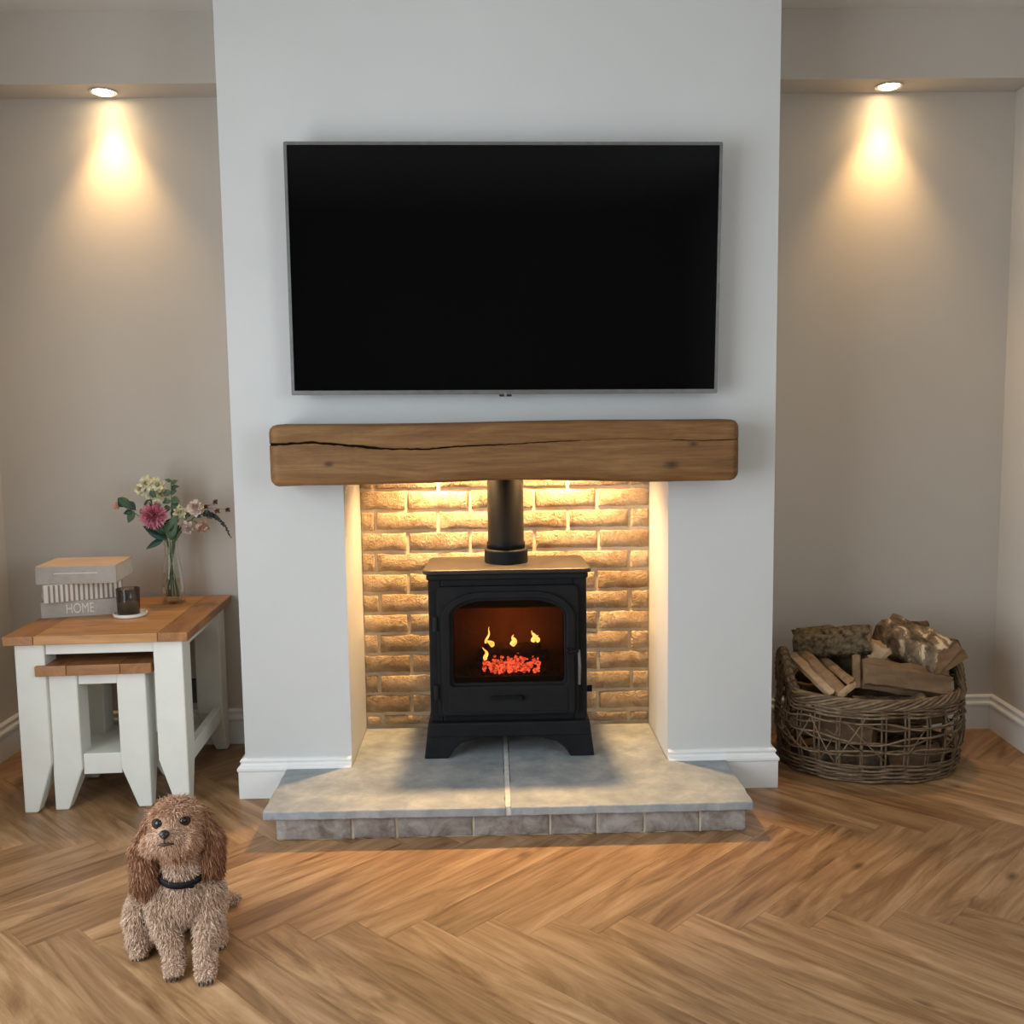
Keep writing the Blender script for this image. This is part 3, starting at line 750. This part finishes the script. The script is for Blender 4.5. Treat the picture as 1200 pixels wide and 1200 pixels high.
def bloom(parent, o, c, r, mat, n, facing, pw, name='bloom', cup=.3, layers=5, seed=1, flat=1.0):
    rr = random.Random(seed); mb = MB(); c = Vector(c); F_ = Vector(facing).normalized(); u = F_.orthogonal().normalized(); w = F_.cross(u)
    for l in range(layers):
        el = math.radians(-20+108*(l/(max(1, layers-1))))
        k = max(4, int(n/layers*math.cos(max(0, el*.75))))
        for i in range(k):
            a = 2*PI*(i+.5*(l % 2))/k+rr.uniform(-.15, .15); e2 = el+rr.uniform(-.14, .14)
            d = (u*math.cos(a)+w*math.sin(a))*math.cos(e2)+F_*(math.sin(e2)*flat)
            L = r*rr.uniform(.86, 1.06)
            leaf_mb(mb, c+d*r*.12, c+d*L, pw*rr.uniform(.8, 1.2), F_+d*cup, .5, 4, -.12)
    b = mb.build(name, mat, parent, True); b.location = -o
    mb2 = MB().ell(c, (r*.42, r*.42, r*.42), None, 10, 6); k_ = mb2.build('core', mat, parent, True); k_.location = -o
    return b
t, o = flower('pink_chrysanthemum', 'pink pompom chrysanthemum at the middle of the bouquet', (-1.094, 3.185, .815), (-.006, -.008))
bloom(t, o, (-1.094, 3.175, .822), .047, 'petal_pink', 270, (-.1, -1, .25), .0095, layers=10, seed=2)
t, o = flower('cream_hydrangea', 'cream hydrangea standing tallest above the pink chrysanthemum', (-1.105, 3.215, .885), (-.010, .004))
for i, (dx, dy, dz, r) in enumerate(((-.012, -.02, .022, .030), (.022, -.012, .018, .028), (-.034, 0, .006, .026), (.004, -.016, -.016, .026), (-.018, .012, .03, .026), (.020, -.022, -.040, .022), (-.002, -.028, -.045, .02), (.03, .01, -.01, .022))):
    bloom(t, o, (-1.105+dx, 3.21+dy, .900+dz), r, 'petal_cream', 26, (dx*8, -1, .3+dz*8), .016, layers=4, seed=10+i)
leaf(t, o, (-1.100, 3.18, .875), (-1.122, 3.165, .845), .022, 'leaf_green'); leaf(t, o, (-1.10, 3.172, .905), (-1.080, 3.165, .882), .018, 'leaf_green')
t, o = flower('cream_carnation', 'small cream carnation tucked behind the dark leaves', (-1.022, 3.215, .815), (.006, -.004))
bloom(t, o, (-1.018, 3.205, .828), .027, 'petal_cream', 40, (.3, -1, .3), .013, layers=5, seed=31)
# eucalyptus
t, o = flower('eucalyptus_sprig', 'upright eucalyptus sprig with round leaves beside the cream hydrangea', (-1.045, 3.215, .935), (.003, .006))
for (bx, bz, tx, tz, w) in ((-1.045, .93, -1.060, .938, .012), (-1.045, .922, -1.020, .935, .015), (-1.046, .91, -1.015, .915, .014), (-1.047, .90, -1.066, .885, .022), (-1.047, .895, -1.025, .900, .024), (-1.048, .872, -1.016, .865, .026), (-1.048, .868, -1.072, .862, .020), (-1.05, .85, -1.012, .846, .030), (-1.05, .845, -1.074, .838, .022), (-1.051, .83, -1.020, .822, .026)):
    leaf(t, o, (bx, 3.212, bz), (tx, 3.20, tz), w, 'eucalyptus' if rnd(0, 1) < .55 else 'leaf_green')
t, o = flower('leafy_bud_sprig', 'leafy sprig with a peach bud reaching out over the books', (-1.205, 3.215, .852), (-.012, 0), mid=(-1.12, 3.215, .80))
bloom(t, o, (-1.222, 3.212, .852), .019, 'petal_peach', 18, (-1, -.4, .3), .014, layers=4, seed=41)
leaf(t, o, (-1.195, 3.21, .850), (-1.215, 3.20, .880), .030, 'leaf_dark'); leaf(t, o, (-1.215, 3.20, .880), (-1.168, 3.20, .845), .030, 'leaf_green', droop=-.1)
leaf(t, o, (-1.185, 3.205, .868), (-1.160, 3.20, .838), .026, 'leaf_dark'); leaf(t, o, (-1.168, 3.21, .835), (-1.188, 3.20, .798), .026, 'eucalyptus')
leaf(t, o, (-1.172, 3.21, .836), (-1.203, 3.205, .828), .018, 'leaf_dark'); leaf(t, o, (-1.15, 3.21, .825), (-1.130, 3.2, .835), .026, 'eucalyptus')
t, o = flower('broad_leaf_sprig', 'broad dark green leaves spreading over the vase neck', (-1.062, 3.205, .800), (0, -.006))
leaf(t, o, (-1.062, 3.20, .740), (-1.130, 3.18, .792), .042, 'leaf_dark', (0, -.7, .7)); leaf(t, o, (-1.07, 3.195, .745), (-1.124, 3.17, .716), .022, 'leaf_dark')
leaf(t, o, (-1.058, 3.195, .745), (-1.020, 3.17, .822), .050, 'eucalyptus', (0, -.8, .5)); leaf(t, o, (-1.062, 3.195, .77), (-1.030, 3.18, .815), .038, 'leaf_dark')
leaf(t, o, (-1.060, 3.195, .765), (-1.096, 3.175, .792), .030, 'leaf_green'); leaf(t, o, (-1.05, 3.195, .74), (-1.018, 3.18, .79), .032, 'leaf_green')
# pale roses drooping towards the chimney breast
t, o = flower('white_rose', 'pale rose at the top of the drooping stems near the chimney breast', (-.972, 3.215, .835), (.010, 0), mid=(-1.01, 3.215, .815))
bloom(t, o, (-.967, 3.205, .842), .030, 'petal_white', 46, (.1, -1, .5), .022, layers=6, seed=51)
leaf(t, o, (-.985, 3.21, .825), (-1.004, 3.2, .812), .016, 'leaf_green'); leaf(t, o, (-.975, 3.21, .822), (-.950, 3.20, .812), .018, 'leaf_green')
t, o = flower('white_rose', 'creamy white rose hanging low beside the vase neck', (-.996, 3.21, .792), (.009, -.006), mid=(-1.005, 3.21, .82))
bloom(t, o, (-.996, 3.205, .780), .026, 'petal_white', 40, (0, -.8, -.5), .020, layers=6, seed=61)
t, o = flower('peach_rosebud', 'pale peach rosebud hanging under the white rose', (-.965, 3.21, .792), (.012, -.003), mid=(-1.0, 3.21, .83))
bloom(t, o, (-.950, 3.205, .782), .025, 'petal_peach', 30, (.9, -.6, -.3), .020, layers=6, seed=71, flat=1.3)
# arching dark flower spike
t, o = flower('veronica_spike', 'dark grey-green flower spike arching down towards the chimney breast', (-.930, 3.215, .825), (.014, .003), mid=(-1.0, 3.215, .82))
mb = MB(); rr = random.Random(8)
for i in range(70):
    u = i/69; a = Vector((-.940, 3.21, .823)); b = Vector((-.892, 3.21, .825)); c = Vector((-.858, 3.205, .745))
    p = a*(1-u)**2+b*2*u*(1-u)+c*u*u; w = .014*(1-u*.7)
    d = Vector((rr.uniform(-1, 1), rr.uniform(-1, .6), rr.uniform(-1, 1))).normalized()
    leaf_mb(mb, p, p+d*w, .010*(1-.5*u), (0, -1, .3), .3, 3)
o2 = mb.build('spike', 'spike_grey', t, True); o2.location = -o
o2 = MB().tube([(-.930, 3.215, .825), (-.905, 3.21, .820), (-.878, 3.208, .79), (-.858, 3.205, .745)], [.0016, .0014, .0012, .0008], 6).build('tip_stem', 'spike_grey', t, True); o2.location = -o
leaf(t, o, (-.945, 3.212, .82), (-.925, 3.20, .836), .014, 'leaf_green'); leaf(t, o, (-.935, 3.212, .82), (-.915, 3.20, .807), .014, 'leaf_dark')
t, o = flower('dried_seed_sprig', 'fine dried stem with tiny brown seed heads by the chimney breast', (-.905, 3.22, .85), (.012, .008), .0007, mid=(-.96, 3.22, .86), mat='dried_brown')
for i, (x, z) in enumerate(((-.905, .860), (-.866, .834), (-.900, .830), (-.935, .845))):
    bloom(t, o, (x, 3.215, z), .011, 'dried_brown', 14, (0, -1, .3), .007, 'seed_head', layers=3, seed=80+i)
    q = MB().tube([(-.94, 3.22, .842), ((x-.94)/2, 3.219, (z+.842)/2) if False else ((x-.94)/2+0, 3.219, (z+.846)/2), (x, 3.216, z)], .0005, 5).build('twig', 'dried_brown', t); q.location = -o

# ------------------------------------------------------------------ log basket
BC = Vector((1.204, 3.065, 0)); AX, AY, RIM = .285, .230, .262
bk = thing('log_basket', 'oval woven wicker basket of split logs beside the chimney breast', 'basket', tuple(BC))
def bulge(t): return .935+.085*math.sin(PI*min(1, t*.80+.02))
def hump(a):
    h = 0
    for c0, amp, wd_ in ((PI, .115, .42), (0, .075, .40), (2*PI, .075, .40)):
        d = abs(a-c0)
        if d < wd_: h = max(h, amp*(.5+.5*math.cos(PI*d/wd_)))
    return h
def bp(a, z, off=0):
    a2 = a % (2*PI); t = z/RIM; s_ = bulge(min(1, max(0, t)))
    return Vector(((AX*s_+off)*math.cos(a2), (AY*s_+off)*math.sin(a2), z))
def zrim(a): return RIM+hump(a % (2*PI))
NS = 26
for i in range(NS):
    for dd in (-.018, .018):
        a = 2*PI*i/NS+dd+rnd(-.012, .012); zt = zrim(a)-.012; lean = rnd(-.02, .02)
        pts = [bp(a+lean*u, .006+(zt-.006)*u, .001*math.sin(u*9+i)) for u in [k_/7 for k_ in range(8)]]
        MB().tube(pts, [.0036*rnd(.8, 1.15)]*8, 5).build('stake', 'wicker', bk, True)
def ringpath(z, off, wave, ph, n=110, k=NS/2, follow=0, zj=.0):
    P = []
    for q in range(n):
        a = 2*PI*q/n; zz = z+follow*hump(a)+zj*math.sin(3*a+ph*2)+zj*.6*math.sin(7*a+ph)
        P.append(bp(a, zz, off+wave*math.sin(k*a+ph)))
    return P
for j in range(9):     # tight woven foot
    MB().tube(ringpath(.008+j*.0062, .001+rnd(-.001, .003), .0045, j*PI+rnd(-.3, .3), zj=.0025), .0042, 5, closed=True).build('base_weaver', 'wicker' if j % 3 else 'wicker_light', bk, True)
for j, z in enumerate((.094, .138, .180)):   # open weave in the middle
    for s_ in (0, 1):
        MB().tube(ringpath(z+s_*.006, .002, .0050, j*2+s_*PI, zj=.0095, follow=.25), .0034, 5, closed=True).build('weaver', 'wicker_light' if s_ else 'wicker', bk, True)
for j in range(8):     # rope-like rim
    ph = j*2*PI/8
    P = []
    for q in range(150):
        a = 2*PI*q/150; tw_ = ph+a*7
        P.append(bp(a, RIM-.012+.012*math.sin(tw_)*1.1+hump(a), .010*math.cos(tw_)))
    MB().tube(P, .0050, 5, closed=True).build('rim_strand', 'wicker_light' if j % 3 else 'wicker', bk, True)
for j in range(5):
    MB().tube(ringpath(RIM-.030-j*.0055, .001, .0045, j*PI, follow=1-.08*j, zj=.002), .0038, 5, closed=True).build('upper_weaver', 'wicker' if j % 2 else 'wicker_light', bk, True)
for i in range(NS):    # slanting strands across the open weave
    for sg in (1, -1):
        if rnd(0, 1) < .25: continue
        a0 = 2*PI*i/NS+rnd(-.05, .05); z0, z1 = rnd(.06, .12), rnd(.16, .225); da = sg*rnd(.20, .42)
        P = [bp(a0+da*u, z0+(z1-z0)*u, .004+.002*math.sin(u*6)) for u in [k_/6 for k_ in range(7)]]
        MB().tube(P, .0022, 5).build('slanting_strand', 'wicker_light' if i % 2 else 'wicker', bk, True)
# handle wraps on the two raised ends
for c0 in (PI, 0):
    for k_ in range(15):
        a = c0-.34+.68*k_/14; zz = zrim(a)-.012
        P = [bp(a+.02*math.sin(q), zz+.016*math.sin(q), .015*math.cos(q)) for q in [2*PI*i/10 for i in range(10)]]
        MB().tube(P, .0034, 5, closed=True).build('handle_wrap', 'wicker', bk, True)
    MB().tube([bp(c0-.30+.6*u, zrim(c0-.30+.6*u)*.5+RIM*.44, 0) for u in [i/8 for i in range(9)]], .006, 6).build('handle_infill', 'wicker', bk, True)
b_ = MB(); el = [(AX*.93*math.cos(2*PI*i/40), AY*.93*math.sin(2*PI*i/40)) for i in range(40)]
b_.prism(el, .003, .010).build('base', 'wicker', bk)

# ------------------------------------------------------------------ firewood
def split_log(label, p0, p1, r, kind, roll, bark, wood, seed, flat=1.0):
    rr = random.Random(seed); p0, p1 = Vector(p0), Vector(p1); ax = (p1-p0); L = ax.length; t = ax.normalized()
    q = t.cross(Vector((0, 0, 1))).normalized(); w = q.cross(t)
    g = thing('firewood_log', label, 'firewood', tuple((p0+p1)/2), 0, 'split logs in the basket'); c0 = (p0+p1)/2
    if kind == 'half': A = [(-95+190*i/9) for i in range(10)]; inner = []
    elif kind == 'wedge': A = [(-48+96*i/6) for i in range(7)]; inner = [(-.30, .0)]
    elif kind == 'stick': A = [-40, -12, 14, 42]; inner = [(.15, .55), (-.25, -.05), (.1, -.6)]
    else: A = [360*i/14 for i in range(14)]; inner = []
    prof = [(math.cos(math.radians(a)), math.sin(math.radians(a))*flat) for a in A]+inner
    na = len(A); n = len(prof); NL = 9
    jit = [1+rr.uniform(-.13, .13) for _ in prof]; secs = []
    cr, sr = math.cos(math.radians(roll)), math.sin(math.radians(roll))
    for i in range(NL+1):
        u = i/NL; cpt = p0.lerp(p1, u)-c0; s_ = []
        for j, (a, b) in enumerate(prof):
            k_ = jit[j]*(1+rr.uniform(-.07, .07)); a2, b2 = a*k_, b*k_
            x, y = a2*cr-b2*sr, a2*sr+b2*cr; sl = rr.uniform(-.03, .03)*L*(1 if i in (0, NL) else 0)
            s_.append(cpt+w*(x*r)+q*(y*r)+t*sl)
        secs.append(s_)
    vs = [p for s_ in secs for p in s_]
    fs = [(i*n+j, i*n+(j+1) % n, (i+1)*n+(j+1) % n, (i+1)*n+j) for i in range(NL) for j in range(n)]+[tuple(range(n)), tuple(range(NL*n, NL*n+n))]
    MB().add(vs, fs).build('wood', wood, g)
    if bark:
        bs = []; th_ = .0045
        for s_ , i in zip(secs, range(NL+1)):
            cpt = p0.lerp(p1, i/NL)-c0
            for j in range(na): bs.append(s_[j]+(s_[j]-cpt).normalized()*.0003)
            for j in range(na): bs.append(s_[j]+(s_[j]-cpt).normalized()*(th_+rr.uniform(-.002, .003)))
        m2 = 2*na; m_ = na if kind == 'round' else na-1; fs = []
        for i in range(NL):
            for j in range(m_):
                j2 = (j+1) % na
                fs.append((i*m2+na+j, i*m2+na+j2, (i+1)*m2+na+j2, (i+1)*m2+na+j))
            if kind != 'round':
                for j in (0, na-1): fs.append((i*m2+j, i*m2+na+j, (i+1)*m2+na+j, (i+1)*m2+j))
        for i in (0, NL):
            for j in range(m_):
                j2 = (j+1) % na; fs.append((i*m2+j, i*m2+j2, i*m2+na+j2, i*m2+na+j))
        MB().add(bs, fs).build('bark', bark, g, True)
    return g
split_log('rough mossy half log lying across the top of the basket, handle end', (.99, 3.13, .360), (1.198, 3.03, .395), .056, 'half', 25, 'moss_bark', 'split_wood', 1)
split_log('pale split stick leaning by the raised handle, outermost of three', (.962, 3.10, .335), (1.045, 2.945, .246), .030, 'stick', 10, None, 'pale_wood', 2)
split_log('pale split stick leaning by the raised handle, middle of three', (.995, 3.10, .352), (1.080, 2.935, .258), .032, 'wedge', 60, None, 'split_wood', 3)
split_log('reddish split stick leaning by the raised handle, innermost of three', (1.046, 3.12, .335), (1.105, 2.94, .285), .024, 'stick', 30, None, 'split_wood', 4)
split_log('short pale kindling stick poking over the basket rim', (1.050, 2.905, .262), (1.122, 2.955, .292), .014, 'stick', 50, None, 'pale_wood', 5)
split_log('pale wedge log with its triangular end facing out of the pile', (1.190, 2.985, .345), (1.235, 3.20, .330), .058, 'wedge', 12, None, 'pale_wood', 6)
split_log('short upright grey offcut standing in the pile', (1.118, 2.945, .275), (1.128, 2.985, .368), .022, 'stick', 15, None, 'aged_wood', 7)
split_log('smooth barkless half log lying along the front of the pile', (1.135, 2.955, .318), (1.405, 2.965, .272), .047, 'half', 75, None, 'aged_wood', 8)
split_log('thick birch log with flaking pale bark, its cut end facing out', (1.315, 3.20, .372), (1.420, 2.965, .332), .072, 'half', 20, 'birch_bark', 'split_wood', 9)
split_log('dark bark slab lying at the back of the pile', (1.335, 3.23, .385), (1.455, 3.20, .392), .026, 'half', 10, 'dark_bark', 'aged_wood', 10, .8)
split_log('brown log resting low just inside the front rim', (1.100, 2.920, .215), (1.330, 2.925, .205), .036, 'half', 60, 'dark_bark', 'aged_wood', 11)
split_log('small round log with reddish cut end inside the rim', (1.302, 2.905, .238), (1.345, 3.09, .225), .022, 'round', 0, 'dark_bark', 'split_wood', 12)
split_log('short split log tucked under the kindling stick', (1.02, 2.965, .215), (1.21, 2.935, .225), .034, 'wedge', 80, None, 'split_wood', 13)
low = [((1.0, 3.15, .285), (1.24, 3.10, .300), .048), ((1.21, 3.12, .29), (1.42, 3.13, .285), .052), ((1.0, 3.0, .06), (1.2, 2.93, .06), .045), ((1.21, 2.935, .06), (1.41, 3.0, .065), .046), ((.99, 3.06, .14), (1.18, 2.95, .14), .046), ((1.20, 2.95, .14), (1.42, 3.01, .145), .045),
       ((1.0, 3.13, .06), (1.40, 3.13, .06), .05), ((1.02, 3.18, .17), (1.38, 3.17, .17), .055), ((1.05, 3.07, .23), (1.33, 3.06, .23), .05), ((1.1, 3.2, .27), (1.33, 3.19, .27), .045), ((1.04, 3.05, .06), (1.36, 3.05, .06), .04)]
lows = ['dark bark log directly under the mossy half log', 'dark split log directly under the birch log', 'brown bark log at the bottom of the pile seen through the weave', 'split log at the bottom of the pile behind the weave, birch log side', 'split log in the middle of the pile behind the weave, handle side', 'split log in the middle of the pile behind the weave, birch log side',
        'long log at the very bottom of the pile', 'thick log in the middle of the pile by the wall', 'log under the mossy log in the heart of the pile', 'log high in the pile by the wall', 'thin log at the bottom of the pile']
for i, ((a, b, r), lb) in enumerate(zip(low, lows)):
    split_log(lb, a, b, r, ('half', 'wedge')[i % 2], 40+i*50, 'dark_bark' if i % 2 == 0 else None, 'aged_wood', 30+i)

# ------------------------------------------------------------------ dog
DO = Vector((-.668, 2.02, 0))
dog = thing('dog', 'small curly apricot spaniel-poodle dog sitting on the floor looking up', 'dog', tuple(DO), math.radians(15))
def chain(mb, pts, seg=5):
    for (p, r), (q, s_) in zip(pts, pts[1:]):
        p, q = Vector(p), Vector(q)
        for i in range(seg+1):
            t = i/seg; rr_ = r+(s_-r)*t; mb.ell(p.lerp(q, t), (rr_,)*3, None, 12, 8)
FD = Vector((-.085, -.92, .36)).normalized(); FR = Vector((1, -.08, -.02)); FR = (FR-FD*FR.dot(FD)).normalized(); FU = FR.cross(FD)
if FU.z < 0: FU = -FU
HM = Matrix((FR, FD, FU)).transposed()
HC = Vector((-.012, -.022, .280))
HS = .87
def hp(r, u, f): return HC+(FR*r+FU*u+FD*f)*HS
bm_ = MB()
# trunk: rump on the floor behind, chest upright in front
chain(bm_, [((-.03, .105, .070), .066), ((-.022, .075, .095), .066), ((-.010, .020, .135), .060), ((0, -.022, .160), .056), ((-.002, -.030, .195), .046), ((-.003, -.026, .235), .042)], 6)
bm_.ell((0, -.042, .140), (.060, .042, .055))
for sx, paw, sh in ((-1, (-.026, -.083, .016), (-.047, -.036, .150)), (1, (.037, -.118, .016), (.045, -.042, .150))):
    e = Vector(sh).lerp(Vector(paw), .45)+Vector((.004*sx, .010, .0))
    wr_ = Vector((paw[0], paw[1]+.014, .042))
    chain(bm_, [(sh, .034), (tuple(e), .028), (tuple(wr_), .021), ((paw[0], paw[1]+.006, .022), .021)], 5)
    bm_.ell(Vector(paw)+Vector((0, -.008, 0)), (.022, .027, .015))
    for tx in (-.013, -.0045, .0045, .013):
        bm_.ell(Vector(paw)+Vector((tx, -.029+abs(tx)*.35, -.003)), (.0062, .010, .009))
for sx, hip, paw in ((-1, (-.092, .070, .060), (-.100, .018, .016)), (1, (.040, .085, .060), (.060, .01, .016))):
    bm_.ell(hip, (.040, .064, .056)); bm_.ell(Vector(hip)+Vector((sx*.006, -.03, .005)), (.034, .040, .044))
    chain(bm_, [((hip[0]+sx*.006, .020, .030), .030), (paw, .018)], 4)
    bm_.ell(Vector(paw)+Vector((0, -.010, -.001)), (.021, .026, .014))
    for tx in (-.012, -.004, .004, .012): bm_.ell(Vector(paw)+Vector((tx, -.031+abs(tx)*.3, -.004)), (.006, .009, .008))
chain(bm_, [((.02, .150, .035), .020), ((.06, .175, .020), .016), ((.10, .165, .018), .012)], 4)   # tail
# head
def he_(r, u, f, a, b, c): bm_.ell(hp(r, u, f), (a*HS, b*HS, c*HS), HM)
he_(0, .012, 0, .062, .058, .058); he_(0, .032, .010, .054, .050, .042)
he_(-.008, -.018, .044, .036, .034, .026); he_(-.013, -.012, .060, .024, .022, .018)
for sx in (-1, 1):
    he_(-.006+sx*.032, -.026, .034, .034, .030, .027); he_(-.006+sx*.030, .040, .036, .018, .014, .009)
he_(-.008, -.040, .036, .028, .026, .018)
body = bm_.build('body', 'skin_body', dog, True)
rm_ = body.modifiers.new('r', 'REMESH'); rm_.mode = 'VOXEL'; rm_.voxel_size = .0034
smo = body.modifiers.new('s', 'SMOOTH'); smo.iterations = 4; smo.factor = .5
dg = bpy.context.evaluated_depsgraph_get(); me = bpy.data.meshes.new_from_object(body.evaluated_get(dg))
body.modifiers.clear(); body.data = me; me.polygons.foreach_set('use_smooth', [True]*len(me.polygons))
if not me.materials: me.materials.append(MATS['skin_body'])
# ears: hanging flaps
def ear(sx):
    mb = MB(); root = hp(sx*.056, .026, -.004)
    tipx = -.064 if sx < 0 else .064
    low_ = Vector((HC.x+tipx, HC.y-.018, HC.z-(.090 if sx < 0 else .074)))
    mid = root.lerp(low_, .45)+Vector((sx*.012, -.006, 0))
    chain(mb, [(tuple(root), .014), (tuple(mid), .023)], 5)
    chain(mb, [(tuple(mid), .023), (tuple(low_), .026)], 5)
    o = mb.build('ear', 'skin_ear', dog, True)
    r_ = o.modifiers.new('r', 'REMESH'); r_.mode = 'VOXEL'; r_.voxel_size = .004
    dg = bpy.context.evaluated_depsgraph_get(); me = bpy.data.meshes.new_from_object(o.evaluated_get(dg)); o.modifiers.clear(); o.data = me
    me.polygons.foreach_set('use_smooth', [True]*len(me.polygons))
    if not me.materials: me.materials.append(MATS['skin_ear'])
    return o
ears = [ear(-1), ear(1)]
eyes = [hp(-.034, .019, .0455), hp(.022, .021, .0505)]
nose = hp(-.015, -.006, .083)
for e in eyes:
    eo = MB().ell(e, (.0082,)*3, None, 16, 10).build('eye', 'wet_black', dog, True)
    MB().ell(e-FD*.003, (.0150, .0060, .0120), HM).build('eye_rim', 'eye_fur', dog, True)
MB().ell(nose, (.0105, .008, .0085), HM).ell(nose+FU*-.004, (.006, .008, .006), HM).build('nose', 'nose_leather', dog, True)
MB().tube([hp(-.031, -.030, .071), hp(-.022, -.028, .081), hp(-.014, -.030, .084), hp(-.005, -.028, .081), hp(.006, -.030, .070)], [.0014, .0030, .0036, .0030, .0014], 6).tube([nose-FU*.004, hp(-.0148, -.020, .0835), hp(-.0145, -.029, .083)], .0016, 6).build('mouth', 'lip', dog, True)
# collar with a small tag
cc = Vector((-.003, -.034, .200)); cl = []
for i in range(40):
    a = 2*PI*i/40; cl.append((cc.x+.049*math.cos(a), cc.y+.050*math.sin(a), cc.z+.014*math.sin(a)))
mb = MB(); vs = []
for (x, y, z) in cl:
    d = Vector((x-cc.x, y-cc.y, 0)).normalized()
    vs += [(x, y, z-.0065), (x+d.x*.003, y+d.y*.003, z-.0065), (x+d.x*.003, y+d.y*.003, z+.0065), (x, y, z+.0065)]
collar = mb.add(vs, [(4*i+j, 4*((i+1) % 40)+j, 4*((i+1) % 40)+(j+1) % 4, 4*i+(j+1) % 4) for i in range(40) for j in range(4)]).build('collar', 'collar_leather', dog, True)
MB().lathe([(0, -.001), (.007, -.001), (.007, .001), (0, .001)], 16, (cc.x+.018, cc.y-.052, cc.z-.020)).build('tag', 'chrome', collar)
for paw in ((-.026, -.083), (.037, -.118), (-.100, .018), (.060, .01)):
    for tx in (-.013, -.0045, .0045, .013):
        yy = paw[1]-.036+abs(tx)*.4+(.004 if paw[1] > 0 else 0)
        MB().tube([(paw[0]+tx, yy+.004, .010), (paw[0]+tx, yy-.003, .008), (paw[0]+tx, yy-.007, .003)], [.0030, .0024, .0008], 6).build('claw', 'nose_leather', dog, True)
# curly coat: thousands of short curved tufts
def tufts(name, src, n, mat, parent, length, width, comb, keep=None, seed=1, curl=.35):
    rr = random.Random(seed); me = src.data; me.calc_loop_triangles(); tri = me.loop_triangles; ar = [t.area for t in tri]
    picks = rr.choices(range(len(tri)), ar, k=n); V = []; F = []
    for ti in picks:
        t = tri[ti]; a, b, c = (me.vertices[i].co for i in t.vertices); u, v = rr.random(), rr.random()
        if u+v > 1: u, v = 1-u, 1-v
        p = a+(b-a)*u+(c-a)*v; nr = t.normal.copy()
        k = keep(p, nr) if keep else 1
        if k <= 0 or p.z < .006: continue
        g = comb(p, nr); g = g-nr*g.dot(nr)*.7
        L = length*k*rr.uniform(.65, 1.25); d = (nr*.75+g+Vector((rr.uniform(-1, 1), rr.uniform(-1, 1), rr.uniform(-1, 1)))*.35).normalized()
        s_ = d.orthogonal().normalized(); s2 = d.cross(s_); ph = rr.uniform(0, 6.28); wv = width*rr.uniform(.7, 1.3)
        base = len(V); NSEG = 4
        for q in range(NSEG+1):
            w_ = q/NSEG; am = L*curl*w_*.5
            cpt = p+d*(L*w_)+s_*(am*math.sin(ph+w_*5.5))+s2*(am*math.cos(ph+w_*5.5))+Vector((0, 0, -.30*L*w_*w_))
            if cpt.z < .001: cpt.z = .001
            ww = wv*(1-w_*.85)
            if q == NSEG: V.append(tuple(cpt))
            else:
                for k3 in range(3):
                    an = 2.094*k3+ph; V.append(tuple(cpt+s_*(ww*math.cos(an))+s2*(ww*math.sin(an))))
        for q in range(NSEG-1):
            for k3 in range(3):
                l = (k3+1) % 3; F.append((base+q*3+k3, base+q*3+l, base+q*3+3+l, base+q*3+3+k3))
        tp = base+NSEG*3; q = NSEG-1
        for k3 in range(3): F.append((base+q*3+k3, base+q*3+(k3+1) % 3, tp))
    me2 = bpy.data.meshes.new(name); me2.from_pydata(V, [], F); me2.materials.append(MATS[mat]); me2.polygons.foreach_set('use_smooth', [True]*len(me2.polygons))
    o = bpy.data.objects.new(name, me2); COL.objects.link(o); o.parent = parent
    return tag(o, kind='stuff')
def is_head(p): return p.z > .195 and (p-HC).length < .115 and (p-cc).length > .045 or p.z > .235
def near_face(p):
    for e in eyes:
        if (p-e).length < .0120: return 0
        if (p-e).length < .018: return .32
    if (p-nose).length < .0145: return 0
    if (p-hp(-.013, -.012, .062)).length < .040: return 0
    return 1
def body_keep(p, n):
    if is_head(p): return 0
    if abs(p.z-cc.z-.014*(p.y-cc.y)/.05) < .0085 and (p-cc).length < .075: return 0
    if p.z < .022: return .35
    if p.z < .07: return .7
    return 1
def head_keep(p, n): return near_face(p) if is_head(p) else 0
down = Vector((0, 0, -1))
tufts('coat', body, 20000, 'fur_body', dog, .0125, .0013, lambda p, n: down*.7+Vector((0, -.1, 0)), body_keep, 1, .5)
def head_comb(p, n):
    d = p-HC; return FR*(.9*(1 if d.dot(FR) > -.006 else -1)*min(1, abs(d.dot(FR))/.03))-FU*.55
tufts('head_coat', body, 30000, 'fur_head', dog, .0125, .0012, head_comb, head_keep, 2, .35)
mz = hp(-.011, -.018, .050)
def muzzle_keep(p, n):
    if (p-nose).length < .0135 or not is_head(p) or (p-mz).length > .044: return 0
    for e in eyes:
        if (p-e).length < .013: return 0
    return 1
tufts('muzzle_coat', body, 30000, 'fur_muzzle', dog, .0070, .0010, head_comb, muzzle_keep, 3, .3)
def crown_keep(p, n): return 1 if is_head(p) and (p-HC).dot(FU) > .034 and (p-HC).dot(FD) > -.05 else 0
tufts('topknot', body, 7000, 'fur_head', dog, .024, .0013, lambda p, n: FD*.5-FU*.2+FR*(.6 if (p-HC).dot(FR) > 0 else -.6), crown_keep, 4, .5)
for i, e in enumerate(ears):
    tufts('ear_coat', e, 3600, 'fur_ear', e, .022, .0015, lambda p, n: down*2.2, None, 5+i, .25)
